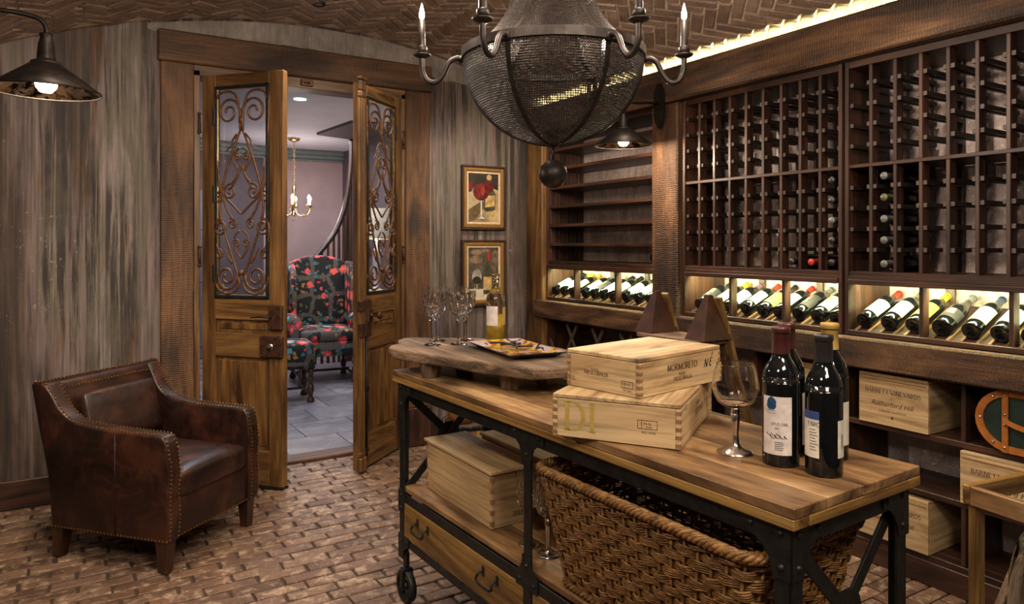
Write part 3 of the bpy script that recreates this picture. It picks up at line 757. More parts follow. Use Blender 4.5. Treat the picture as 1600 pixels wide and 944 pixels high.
TILT = (0, R(67), 0)
def rack_unit(idx, y0, y1, which, filled, n=9):
    pitch = (y1-y0-.02)/n
    root = thing('wine_rack', which, 'rack', (XF, (y0+y1)/2, 1.0)); oy = (y0+y1)/2
    def part(nm, a, b, m, ch=.0015):
        q = MB().box((a[0]-XF, a[1]-oy, a[2]-1.0), (b[0]-XF, b[1]-oy, b[2]-1.0), ch=ch); return q.build(nm, M[m], root)
    part('side_panel', (XF-.012, y0, 1.006), (XB, y0+.018, 2.256), 'rack_z'); part('side_panel', (XF-.012, y1-.018, 1.006), (XB, y1, 2.256), 'rack_z')
    part('top_rail', (XF-.008, y0+.018, 2.225), (XB, y1-.018, 2.256), 'rack_y'); part('middle_rail', (XF-.006, y0+.018, 1.768), (XB-.01, y1-.018, 1.784), 'rack_y')
    part('bottom_rail', (XF-.006, y0+.018, 1.275), (XB-.01, y1-.018, 1.297), 'rack_y')
    part('cornice_moulding', (XF-.022, y0+.018, 1.238), (XF+.03, y1-.018, 1.262), 'rack_y', .004); part('light_valance', (XF-.012, y0+.018, 1.262), (XF+.02, y1-.018, 1.276), 'rack_y')
    part('display_lip', (XF-.014, y0+.018, 1.006), (XF+.012, y1-.018, 1.030), 'rack_y', .003)
    dm = {}
    for hz, (z0, z1) in enumerate(((1.297, 1.768), (1.784, 2.225))):
        me = MB().box((0, -.0075, 0), (.055, .0075, z1-z0), ch=.0015).mesh('front_post', M['rack_z'])
        mr = MB().box((0, -.0075, 0), (.030, .0075, z1-z0), ch=.0015).mesh('rear_post', M['rack_z'])
        for k in range(1, n): link('front_post', me, root, (-.004, y0+.01+k*pitch-oy, z0-1.0)); link('rear_post', mr, root, (.270, y0+.01+k*pitch-oy, z0-1.0))
    rm = MB().box((0, -.0075, -.009), (XB-XF-.03, .0075, .009)).mesh('bottle_rail', col_mat('dark_rail', (.014,.008,.006), .5))
    rm.materials.append(col_mat('sawn_rail_end', (.075,.058,.05), .7)); rm.polygons[5].material_index = 1
    for k in range(n):
        for z in (1.396, 1.490, 1.585, 1.680, 1.870, 1.963, 2.055, 2.148):
            for e in (-1, 1):
                yy = y0+.01+(k+.5)*pitch + e*(pitch/2-.015); link('bottle_rail', rm, root, (.004, yy-oy, z-1.0))
    # uprights at the back of the rack
    bm_ = MB().box((0, -.02, 0), (.012, .02, .93)).mesh('back_batten', M['rack_z'])
    for k in (3, 6): link('back_batten', bm_, root, (XB-XF-.02, y0+.01+k*pitch-oy, .297))
    for k, z, lab, cp, out in filled:
        yy = y0+.01+(k+.5)*pitch
        b = make_bottle(lab, None, cp, 'bordeaux', (XF+.306 if out else XF+.03, yy, z+.0065+.0375*.55+.016), (0, R(-90) if out else R(90), 0), 'bottles stored in the wine racks')
    return root, pitch
Zl = [1.297-.006, 1.396, 1.490, 1.585, 1.680]
names = ['bottom', 'second', 'third', 'fourth', 'top']
f1 = [(0, Zl[j], 'dark bottle in left rack, %s of the five in its rightmost column' % ('lowest' if j == 0 else ['','second lowest','middle one','second highest','highest'][j]), 'black' if j != 2 else 'grey', True) for j in range(5)]
f1 += [(1, Zl[0], 'dark wine bottle with red capsule lying alone at the bottom of the left rack', 'red', True), (2, Zl[0], 'dark wine bottle at the bottom of the left rack, left of the red-capped one', 'black', True)]
f2 = [(7, Zl[j], 'dark bottle lying neck-out, %s of the five in the right rack' % ['lowest','second lowest','middle one','second highest','highest'][j], 'grey' if j != 3 else 'olive', True) for j in range(5)]
RK = [rack_unit(0, *YS[0], 'dark mahogany wine rack, left section beside the rough timber post', f1)[0]]
RK.append(rack_unit(1, *YS[1], 'dark mahogany wine rack, right section reaching the right edge', f2)[0])

# --- lit display shelf under the racks and in the alcove
def display(root, y0, y1, cuts, bottles, dz=.006):
    oy = (y0+y1)/2
    def L(a, b, m, nm, ch=.0015): return MB().box((a[0]-XF, a[1]-oy, a[2]-1.0), (b[0]-XF, b[1]-oy, b[2]-1.0), ch=ch).build(nm, M[m], root)
    Rt = Matrix.Translation((.013, 0, .022)) @ Matrix.Rotation(R(-23), 4, 'Y')
    MB().box((0, y0-oy+.02, -.006), (.325, y1-oy-.02, 0), Rt).build('sloping_board', M['rack_y'], root)
    sm = MB().box((0, -.006, 0), (.33, .006, .010), Rt, ch=.0015).mesh('bottle_slat', M['top_x'])
    for i, y in enumerate(bottles):
        link('bottle_slat', sm, root, (0, y-.030-oy, 0)); link('bottle_slat', sm, root, (0, y+.030-oy, 0))
    for c in cuts: L((XF-.004, c-.0085, 1.030), (XF+.045, c+.0085, 1.238), 'rack_z', 'partition')
    for c in ((y0+y1)/2-.17, (y0+y1)/2+.2): L((XB-.02, c-.02, 1.006), (XB-.008, c+.02, 1.25), 'rack_z', 'back_batten')
    edges = [y0+.02] + sorted(cuts) + [y1-.02]
    for a, b in zip(edges[:-1], edges[1:]):
        L((XF+.034, a+.02, 1.256), (XF+.044, b-.02, 1.262), 'led', 'led_strip', 0)
        light('display_led', 'AREA', (XF+.045, (a+b)/2, 1.252), 5.2, LED, rot=(0, R(-42), 0), size=.012, size_y=b-a-.05)
    return root
def disp_pos(y): return (XF+.026, y, 1.006+.008+.010+.0375/math.cos(R(23))+.006)
def display_row(items, group, tail):
    ords = ['first', 'second', 'third', 'fourth', 'fifth', 'sixth', 'seventh', 'eighth', 'ninth', 'tenth', 'eleventh']
    for i, (y, paper, cp, style, acc, text) in enumerate(items):
        r = make_bottle('%s, %s from left %s' % (text, ords[i], tail), paper, cp, style, disp_pos(y), (0, R(67), R(rng.uniform(-1.5, 1.5))), group, accent=acc, ang=PI+R(rng.uniform(-14, 10)))
S1 = [(2.915,'black','black','bordeaux','gold','black bottle with gold ribbon'), (2.805,'cream','yellow','bordeaux',None,'bottle with cream label and yellow capsule'), (2.70,'lilac','purple','bordeaux',None,'bottle with pale label and purple capsule'),
      (2.585,'pale green','red','bordeaux',None,'bottle with pale green label and red capsule'), (2.475,'yellow','black','bordeaux','yellow','bottle with yellow label and dark capsule'), (2.375,'white','red','bordeaux',None,'bottle with white label and red capsule'),
      (2.26,'black','grey','bordeaux','red','bottle with black label and grey capsule'), (2.155,'white','tan','bordeaux','orange','bottle with orange and white label'), (2.055,'white','black','bordeaux',None,'bottle with plain white label beside the partition')]
S2 = [(1.915,'white','red','bordeaux',None,'bottle with white label and bright red capsule'), (1.80,'white','olive','bordeaux','grey','bottle with tall white label and olive capsule'), (1.69,'yellow','yellow','bordeaux',None,'bottle with yellow label and yellow capsule'),
      (1.575,'black','grey','burgundy','red','wide-shouldered bottle with black label and red band'), (1.462,'cream','navy','bordeaux',None,'bottle with cream label and navy capsule'), (1.357,'pale blue','green','bordeaux','cream','bottle with pale blue label and green capsule'),
      (1.25,'white','black','bordeaux',None,'bottle at the picture\'s edge, base only in view')]
display(RK[0], *YS[0], [2.665, 2.325], [q[0] for q in S1])
display(RK[1], *YS[1], [1.643, 1.305], [q[0] for q in S2])
display_row(S1, 'bottles on the lit display under the left rack', 'under left rack')
display_row(S2, 'bottles on the lit display under the right rack', 'under right rack')
# --- alcove shelf unit
AY0, AY1 = 3.24, 4.423
ao = (AY0+AY1)/2
al = thing('shelf_unit', 'dark mahogany alcove shelving with empty shelves beside the picture wall', 'shelves', (XF, ao, 1.0))
def AP(nm, a, b, m, ch=.002): return MB().box((a[0]-XF, a[1]-ao, a[2]-1.0), (b[0]-XF, b[1]-ao, b[2]-1.0), ch=ch).build(nm, M[m], al)
for y0 in (AY0, AY1-.018): AP('side_panel', (XF-.008, y0, 1.006), (XB, y0+.018, 2.256), 'rack_z')
bd = MB()
for k in range(9): bd.box((.02+k*.037, AY1-.022-ao, .30), (.054+k*.037, AY1-.018-ao, 1.25), ch=.0015)
bd.build('beadboard', M['rack_z'], al)
for z in (1.43, 1.57, 1.71, 1.85, 1.99, 2.13): AP('shelf_board', (XF+.004, AY0+.018, z-.022), (XB-.01, AY1-.018, z), 'rack_y')
AP('cornice_moulding', (XF-.022, AY0+.018, 1.238), (XF+.03, AY1-.018, 1.272), 'rack_y', .004); AP('shelf_board', (XF-.004, AY0+.018, 1.272), (XB-.01, AY1-.018, 1.297), 'rack_y')
AP('display_lip', (XF-.014, AY0+.018, 1.006), (XF+.012, AY1-.018, 1.030), 'rack_y', .003); AP('top_rail', (XF-.008, AY0+.018, 2.225), (XB, AY1-.018, 2.256), 'rack_y')
SA = [(4.36,'white','black','bordeaux',None,'bottle with white label'), (4.255,'white','yellow','bordeaux',None,'bottle with long white label and yellow capsule'), (4.15,'cream','orange','bordeaux',None,'bottle with cream label and orange capsule'),
      (4.00,'white','grey','bordeaux','yellow','bottle with yellow-spotted white label'), (3.90,'black','cream','bordeaux','gold','black bottle with gold pattern and cream capsule'), (3.80,'lilac','black','bordeaux',None,'bottle with pale lilac label'), (3.70,'white','black','bordeaux',None,'bottle with white label beside the partition'),
      (3.565,'grey','black','bordeaux',None,'bottle with grey label'), (3.45,'pale green','orange','bordeaux','yellow','bottle with pale green and yellow label'), (3.335,'white','maroon','bordeaux',None,'bottle with white label beside the timber post')]
display(al, AY0, AY1, [3.625, 4.075], [q[0] for q in SA])
display_row(SA, 'bottles on the lit alcove display', 'in alcove row')
make_bottle('dark bottle lying alone on the lowest alcove shelf', None, 'black', 'bordeaux', (XF+.06, 3.33, 1.297+.038), (0, R(90), 0))
# diamond bins below the alcove
db = thing('diamond_bin', 'dark diamond-lattice bottle bin under the alcove ledge', 'wine bin', (XF, ao, 0))
for k in range(4):
    for e in (-1, 1):
        yc = AY0-ao+.15+k*.295
        q = MB(); zc = .50; h = .34
        a0, a1 = yc - e*h*.62, yc + e*h*.62
        def clip(t): return max(AY0-ao+.02, min(AY1-ao-.02, t))
        q.beam((.012, clip(a0), zc + e*(clip(a0)-yc)*e/.62), (.012, clip(a1), zc + (clip(a1)-yc)*e/.62 if e > 0 else zc - (clip(a1)-yc)/.62), .016, .016, ch=.002)
        q2 = MB().beam((.012, clip(yc-.21), zc - (clip(yc-.21)-yc)*-e*1.62), (.012, clip(yc+.21), zc + (clip(yc+.21)-yc)*e*1.62), .30, .014, up=(0, -e, 1))
        b2 = MB().beam((.012+.002*e, clip(yc-.21), zc + (clip(yc-.21)-yc)*e*1.62), (.012+.002*e, clip(yc+.21), zc + (clip(yc+.21)-yc)*e*1.62), .018, .016, up=(1, 0, 0), ch=.002)
        b2.build('lattice_slat', col_mat('lattice_grey', (.10,.07,.05), .6), db)
MB().box((-.0, AY0-ao, .10), (.316, AY0-ao+.018, .872)).build('side_panel', M['rack_z'], db); MB().box((0, AY1-ao-.018, .10), (.316, AY1-ao, .872)).build('side_panel', M['rack_z'], db)
MB().box((0, AY0-ao+.018, .10), (.316, AY1-ao-.018, .127)).build('base_board', M['rack_y'], db); MB().box((.01, AY0-ao, 0), (.03, AY1-ao, .10)).build('toe_board', M['rack_y'], db)
MB().box((.306, AY0-ao+.018, .127), (.316, AY1-ao-.018, .872)).build('back_panel', M['rack_y'], db)
# --- open base cabinets
def base_cab(y0, y1, which, mids):
    oy = (y0+y1)/2; root = thing('base_cabinet', which, 'cabinet', (XF, oy, 0))
    def P(nm, a, b, m, ch=.002): return MB().box((a[0]-XF, a[1]-oy, a[2]), (b[0]-XF, b[1]-oy, b[2]), ch=ch).build(nm, M[m], root)
    P('toe_board', (XF-.008, y0, 0), (XF+.014, y1, .10), 'rack_y', .003); P('shelf_board', (XF-.006, y0, .10), (XB-.01, y1, .127), 'rack_y')
    for z in (.388, .628): P('shelf_board', (XF-.004, y0+.012, z-.024), (XB-.02, y1-.012, z), 'rack_y')
    for y in (y0, y1-.024): P('side_panel', (XF-.006, y, .127), (XB-.01, y+.024, .87), 'rack_z')
    for z0, z1, ys in mids:
        for y in ys: P('partition', (XF, y-.009, z0), (XB-.02, y+.009, z1), 'rack_z')
    return root
base_cab(2.005, 3.01, 'open dark base cabinet under the left rack behind the table', [(.628, .87, [2.5]), (.127, .364, [2.5])])
base_cab(.975, 1.995, 'open dark base cabinet under the right rack holding wooden cases', [(.628, .87, [1.478]), (.127, .364, [1.478])])

# ================================================================== WOODEN WINE CASES
def make_case(lab, loc, rz, sx, sy, sz, lid=.010, grain='x', fingers=True, group=None, over=.0, pal='crate'):
    """box with origin at the base centre; x along the front, y depth; front faces -y"""
    root = thing('wine_case', lab, 'crate', loc, rz, group)
    t = .012; ho = sz - lid
    G = M[pal+'_x']; G2 = M[pal+'_y']
    def mkb(a, b, m, nm, ch=.0015): return MB().box(a, b, ch=ch).build(nm, m, root)
    mkb((-sx/2, -sy/2, 0), (sx/2, -sy/2+t, ho), G, 'side_board'); mkb((-sx/2, sy/2-t, 0), (sx/2, sy/2, ho), G, 'side_board')
    mkb((-sx/2, -sy/2+t, 0), (-sx/2+t, sy/2-t, ho), G2, 'end_board'); mkb((sx/2-t, -sy/2+t, 0), (sx/2, sy/2-t, ho), G2, 'end_board')
    mkb((-sx/2+t, -sy/2+t, .004), (sx/2-t, sy/2-t, .012), G, 'bottom_board')
    mkb((-sx/2-over, -sy/2-over, ho+.0008), (sx/2+over, sy/2+over, sz), G if grain == 'x' else G2, 'lid', .002)
    if fingers:
        q = MB(); n = 5; h = ho/(2*n)
        for k in range(n):
            z0 = k*2*h + h*.4
            for ex in (-1, 1):
                q.box((ex*(sx/2-t), -sy/2-.0004, z0), (ex*(sx/2+.0004), -sy/2+.0004+t, z0+h), ch=0)
                q.box((ex*(sx/2-t), sy/2+.0004, z0), (ex*(sx/2+.0004), sy/2-.0004-t, z0+h), ch=0)
        q.build('finger_joints', col_mat('end_grain', (.24,.13,.055), .7), root)['kind'] = 'stuff'
    return root
def stamp(root, nm, items, m, face='front', dims=(0,0)):
    sx, sy = dims[:2]; q = MB()
    for tx, u, z in items:
        if face == 'front': put(q, tx, (u, -sy/2-.0008, z), (1,0,0), (0,0,1))
        elif face == 'left': put(q, tx, (-sx/2-.0008, u, z), (0,-1,0), (0,0,1))
        elif face == 'right': put(q, tx, (sx/2+.0008, u, z), (0,1,0), (0,0,1))
        elif face == 'top': put(q, tx, (u, z, dims[2]+.0006), (1,0,0), (0,1,0))
    return q.build(nm, m, root)
def frame_lines(wd, h, th, extra=()):
    v = []; f = []
    def r(a, b, c, d): n = len(v); v.extend([(a,b),(c,b),(c,d),(a,d)]); f.append((n,n+1,n+2,n+3))
    r(0,0,wd,th); r(0,h-th,wd,h); r(0,0,th,h); r(wd-th,0,wd,h)
    for e in extra: r(*e)
    return v, f, wd
def ring2d(rx, ry, th, n=24):
    v = []; f = []
    for i in range(n):
        a = 2*PI*i/n; v += [(rx*math.cos(a)+rx, ry*math.sin(a)), ((rx-th)*math.cos(a)+rx, (ry-th)*math.sin(a))]
    for i in range(n): j = (i+1) % n; f.append((2*i, 2*j, 2*j+1, 2*i+1))
    return v, f, 2*rx
# on the table: lower and upper case
e1 = Vector((.373, .246, 0)).normalized(); e2 = Vector((-.199, .266, 0)).normalized()
LCx, LCy, LCz = .445, .332, .110
cpt = Vector((1.254, 1.255, .922)) + e1*(LCx/2) + e2*(LCy/2)
lc = make_case('pale pine wine case stamped DI on the table, under another case', cpt, math.atan2(e1.y, e1.x), LCx, LCy, LCz, .012, 'x', group='wooden wine cases')
D3 = (LCx, LCy, LCz)
stamp(lc, 'stamped_letters', [(letters('DI', .072, .15, .05), LCy/2-.075, .019)], M['goldink'], 'left', D3)
stamp(lc, 'stamped_box', [(frame_lines(.050, .022, .0012, [(.010,0,.011,.022)]), -.085, .042), (plain('12-750 ML', .007), -.080, .053), (plain('WINE', .006), -.088, .045), (plain('RED WINE', .0075), -.088, .031)], M['ink'], 'left', D3)
stamp(lc, 'stamped_print', [(flourish(.05, .012, 9), .0, .068), (letters('FRESCOBALDI', .014), .02, .045), (frame_lines(.022, .012, .0015), -.16, .085)], M['ink'], 'front', D3)
UCx, UCy, UCz = .368, .25, .100
u1 = Vector((.362, .067, 0)).normalized(); u2 = Vector((-u1.y, u1.x, 0))
cpt = Vector((1.204, 1.348, .922+LCz+.001)) + u1*(UCx/2) + u2*(UCy/2)
uc = make_case('pale pine wine case stamped MORMORETO, stacked on top of the DI case', cpt, math.atan2(u1.y, u1.x), UCx, UCy, UCz, .012, 'x', group='wooden wine cases')
D3 = (UCx, UCy, UCz)
stamp(uc, 'stamped_letters', [(letters('MORMORETO', .0165), .0, .054), (flourish(.03, .010, 6), .0, .038), (letters('FRESCOBALDI', .010), .0, .026)], M['ink'], 'front', D3)
stamp(uc, 'marker_letters', [(letters('N', .022, .16, .12, False, .35), .108, .046), (letters('E', .021, .16, .12, False, .3), .132, .049), (([(0,0),(.003,-.001),(.009,.009),(.006,.010)], [(0,1,2,3)], .009), .142, .076)], M['black'], 'front', D3)
stamp(uc, 'stamped_print', [(flourish(.028, .008, 6), .02, .051), (letters('FRESCOBALDI', .010), .02, .040), (frame_lines(.038, .018, .0012, [(.010,0,.011,.018)]), -.085, .020), (plain('12-750 ML', .006), -.082, .028), (plain('RED WINE', .006), -.085, .012), (plain('L.12/05', .006), .105, .024), (plain('BOTTIGLIE', .005), .105, .017)], M['ink'], 'left', D3)
q = [(ring2d(.034, .014, .0015), -.03, .035), (ring2d(.024, .009, .001), -.03, .035), (letters('AZIENDA', .014), .02, -.035)]
for k in range(14):
    a = 2*PI*k/14; q.append((([(0,0), (.001,.001), (.028*math.cos(a), .03*math.sin(a)), (.028*math.cos(a)-.001, .03*math.sin(a))], [(0,1,2,3)], 0), -.03+.036*math.cos(a), .035+.018*math.sin(a)))
q.append((frame_lines(.34, .0012, .0012), 0, -.105))
stamp(uc, 'lid_print', q, M['ink'], 'top', D3)
# on the lower shelf of the table: long case stamped 2012 and one behind it
ta = R(2.45)
c1 = make_case('knotty pine wine case stamped 2012 on the table\'s lower shelf', (1.27, 2.315, .4625), R(91), .495, .17, .195, .012, 'x', over=.010, pal='honeypine' if False else 'crate', group='wooden wine cases')
stamp(c1, 'stamped_year', [(letters('2012', .017), -.02, .028)], M['ink'], 'left', (.495, .17))
c2 = make_case('wine case behind the 2012 case on the table\'s lower shelf, pale lid', (1.478, 2.24, .4625), R(91), .50, .17, .205, .012, 'x', over=.008, group='wooden wine cases')
stamp(c2, 'lid_print', [(letters('III', .03, .09, .04), .02, -.04)], M['ink'], 'top', (.5, .17, .205))
# cases in the base cabinets
def barnett(lab, loc, rz, sx=.335, sy=.30, sz=.225):
    r = make_case(lab, loc, rz, sx, sy, sz, .014, 'x', False, 'vineyard cases in the base cabinets')
    D = (sx, sy, sz)
    MB().box((-sx/2+.008, -sy/2-.002, sz-.028), (sx/2-.008, -sy/2, sz-.024)).build('lid_groove', col_mat('end_grain', (.24,.13,.055)), r)
    stamp(r, 'stamped_letters', [(letters('BARNETT VINEYARDS', .0185, .15, .07), 0, sz*.62)], M['ink'], 'front', D)
    stamp(r, 'stamped_print', [(plain('2011', .012), .0, sz*.52), (plain('Rutherford Hill', .030, .35), 0, sz*.38), (plain('CABERNET SAUVIGNON', .011), 0, sz*.27), (([(0,0),(.007,-.008),(.014,0),(.007,.008)], [(0,1,2,3)], .014), 0, sz*.17)], M['ink'], 'front', D)
    stamp(r, 'end_print', [(letters('BARNETT VINEYARDS', .0165, .15, .07), 0, sz*.60)], M['ink'], 'left', D)
    return r
barnett('vineyard case on the upper shelf of the right base cabinet, lettering fully visible', (3.150, 1.757, .6295), R(-90), .305, .28, .222)
barnett('vineyard case at the bottom of the right base cabinet behind the table corner', (3.150, 1.757, .1285), R(-90), .305, .28, .222)
barnett('vineyard case under the green trunk, behind the timber stand', (3.150, 1.318, .3895), R(-90), .325, .28, .208)
barnett('vineyard case in shadow on the left base cabinet, behind the balloon glass', (3.175, 2.26, .6295), R(-90), .30, .28, .215)

# --- green and tan trunk
tr = thing('trunk', 'dark green trunk with riveted tan leather straps on the cabinet shelf', 'trunk', (3.005, 1.19, .63))
Lh, Hh = .225, .12
def stad(L_, H_, ins=0, n=14):
    r = H_-ins; p = []
    for i in range(n+1): a = R(90+180*i/n); p.append((-(L_-H_)*1.0 + r*math.cos(a)*1.05, H_+r*math.sin(a)))
    for i in range(n+1): a = R(-90+180*i/n); p.append(((L_-H_) + r*math.cos(a)*1.05, H_+r*math.sin(a)))
    return p
gm = col_mat('dark_green_canvas', (.006,.020,.014), .6); tm_ = col_mat('tan_leather', (.36,.12,.025), .38, bmp=.1)
MB().prism(stad(Lh, Hh, .004), .004, .30, 'yz').build('case_body', gm, tr, fix=True)
o_, i_ = stad(Lh, Hh), stad(Lh, Hh, .026); n = len(o_); v = []; f = []
for (a, b), (c, d) in zip(o_, i_): v += [(-.004, a, b), (-.004, c, d), (.012, a, b), (.012, c, d)]
for i in range(n):
    j = (i+1) % n; f += [(4*i, 4*j, 4*j+1, 4*i+1), (4*i, 4*i+2, 4*j+2, 4*j), (4*i+1, 4*j+1, 4*j+3, 4*i+3)]
MB().add(v, f).build('edge_strap', tm_, tr, fix=True)
for yy in (.125, -.125): MB().box((-.008, yy-.011, 0), (.0, yy+.011, .24), ch=.002).box((-.008, yy-.011, .2405), (.302, yy+.011, .243), ch=.001).build('strap', tm_, tr)
hp = catmull([(-.014, .125, .125), (-.030, .08, .113), (-.034, 0, .102), (-.030, -.08, .113), (-.014, -.125, .125)], 6)
hb = MB()
for a, b in zip(hp[:-1], hp[1:]): hb.beam(a, b, .018, .006, up=(1,0,0))
hb.build('handle', tm_, tr)
rv = MB()
pts = [(.125, .22), (.125, .02), (.125, .145), (.125, .105), (-.125, .22), (-.125, .02), (-.125, .145)] + [((Lh-Hh)+.107*math.cos(R(a)), Hh+.107*math.sin(R(a))) for a in (0, 55, -55)] + [(-(Lh-Hh)-.107*math.cos(R(a)), Hh+.107*math.sin(R(a))) for a in (0, 55, -55)]
for a, b in pts: rv.lathe([(.0065, 0), (.005, .004), (0, .0055)], 10, M=Matrix.Translation((-.0075 if abs(abs(a)-.125) < .001 else -.004, a, b)) @ Matrix.Rotation(R(-90), 4, 'Y'))
rv.build('rivets', M['nickel'], tr)['kind'] = 'stuff'

# ================================================================== PICTURES
def frame_pic(lab, x0, x1, z0, z1):
    cx, cz = (x0+x1)/2, (z0+z1)/2; wd, h = x1-x0, z1-z0
    root = thing('framed_painting', lab, 'picture', (cx, YB-.001, cz), 0, 'framed paintings by the door'); root.rotation_euler = (0,0,0)
    a, b = wd/2, h/2
    def ring(o, i, y0, y1, m, nm, ch=.003):
        q = MB()
        q.box((-a+o, y0, -b+o), (-a+i, y1, b-o), ch=ch).box((a-i, y0, -b+o), (a-o, y1, b-o), ch=ch).box((-a+i, y0, b-i), (a-i, y1, b-o), ch=ch).box((-a+i, y0, -b+o), (a-i, y1, -b+i), ch=ch)
        return q.build(nm, m, root)
    ring(0, .014, -.036, 0, M['rack_z'], 'outer_frame'); ring(.014, .042, -.030, 0, col_mat('gilt', (.26,.14,.035), .45, bmp=.8, sc_=180, metal=.4), 'gilt_frame', .006)
    ring(.042, .058, -.018, 0, col_mat('linen_liner', (.60,.46,.32), .8), 'liner', .002)
    MB().box((-a+.05, -.010, -b+.05), (a-.05, -.004, b-.05)).build('canvas', col_mat('canvas_ochre', (.36,.27,.13), .6, var=.5, sc_=9), root)
    return root, a-.058, b-.058
def blob(root, nm, pts, m, y): return MB().prism(pts, y, y+.001, 'xz').build(nm, m, root, fix=True)
def ell(cx, cz, rx, rz, n=24, a0=0, a1=360): return [(cx+rx*math.cos(R(a0+(a1-a0)*i/n)), cz+rz*math.sin(R(a0+(a1-a0)*i/n))) for i in range(n if a1-a0 == 360 else n+1)]
P1, a, b = frame_pic('framed painting of a glass of red wine and a corked bottle', 2.412, 2.785, 1.528, 2.006)
dk = cmx('paint_black', (.02,.014,.010), .5, var=.5, sc_=20); ol = cmx('paint_olive', (.045,.045,.018), .5, var=.6, sc_=12); sh = cmx('paint_shadow', (.11,.07,.028), .5, var=.5, sc_=12)
rd = cmx('paint_red', (.10,.006,.006), .4, var=.8, sc_=30); rd2 = cmx('paint_bright_red', (.28,.022,.016), .4, var=.5, sc_=20); pw = cmx('paint_white', (.62,.55,.45), .5, var=.2); yl = cmx('paint_cork', (.48,.33,.13), .5, var=.4, sc_=20)
blob(P1, 'paint_backdrop', [(-a, b), (a, b), (a, .06), (.02, .10), (-a, .04)], dk, -.0112)
blob(P1, 'paint_cloth', [(-a, .05), (-.03, .10), (.04, .02), (.02, -.14), (-a, -.10)], cmx('paint_cloth', (.34,.28,.16), .5, var=.3, sc_=10), -.0114)
blob(P1, 'paint_shadow', [(-a, -.09), (-.01, -.02), (.02, -.06), (-.08, -.17), (-a, -b)], sh, -.0118)
blob(P1, 'paint_bottle', [(.03, -.10), (.10, -.09), (.105, .03), (.075, .09), (.07, .17), (.025, .17), (.03, .09), (.0, .03), (.005, -.09)], ol, -.0122)
blob(P1, 'paint_label', [(.015, -.07), (.095, -.06), (.10, .02), (.02, .02)], yl, -.0126)
blob(P1, 'paint_cork', ell(.05, .155, .022, .022), yl, -.0128)
blob(P1, 'paint_cork', [(.06, -.12), (.11, -.075), (.125, -.10), (.08, -.145)], yl, -.0127)
blob(P1, 'paint_glass', ell(-.115, .085, .028, .045, 16), rd, -.0126)
blob(P1, 'paint_glass', ell(.05, .085, .04, .045, 16), rd, -.0130)
blob(P1, 'paint_glass', ell(-.02, .045, .068, .065), rd, -.0134)
blob(P1, 'paint_highlight', ell(-.005, .06, .018, .045, 14), rd2, -.0138)
blob(P1, 'paint_stem', [(-.024, -.02), (-.014, -.02), (-.013, -.14), (.02, -.155), (-.05, -.155), (-.023, -.14)], pw, -.0136)
P2, a, b = frame_pic('framed painting of a red-capped bottle before a stone wall, partly behind the white wine', 2.412, 2.785, .962, 1.453)
blob(P2, 'paint_backdrop', [(-a, b), (a, b), (a, -.12), (-a, -.12)], cmx('paint_stone_dark', (.065,.055,.04), .6, var=.6, sc_=14), -.0112)
for k, (cx, cz, rx, rz) in enumerate(((-.06,.155,.045,.022), (-.06,.10,.055,.03), (.105,.12,.03,.05), (.02,.165,.03,.015), (.07,.02,.04,.03))):
    blob(P2, 'paint_stone', ell(cx, cz, rx, rz, 12), cmx('paint_stone', (.17,.11,.065), .6, var=.5, sc_=20), -.0116)
blob(P2, 'paint_table', [(-a, -.12), (a, -.12), (a, -b), (-a, -b)], pw, -.0114)
blob(P2, 'paint_bottle', [(.0, -.16), (.09, -.16), (.09, .0), (.065, .05), (.06, .13), (.035, .13), (.03, .05), (.0, .0)], ol, -.012)
blob(P2, 'paint_capsule', [(.034, .09), (.061, .09), (.060, .155), (.036, .155)], rd2, -.0124)
blob(P2, 'paint_label', [(.0, -.13), (.088, -.13), (.088, -.03), (.0, -.03)], yl, -.0124)
blob(P2, 'paint_glass', ell(-.055, -.03, .04, .06), cmx('paint_glass_grey', (.26,.24,.21), .5, var=.5, sc_=14), -.012)
blob(P2, 'paint_wine', ell(-.055, -.055, .036, .03), dk, -.0124)
blob(P2, 'paint_stem', [(-.058, -.09), (-.052, -.09), (-.052, -.17), (-.03, -.18), (-.08, -.18), (-.058, -.17)], pw, -.0122)

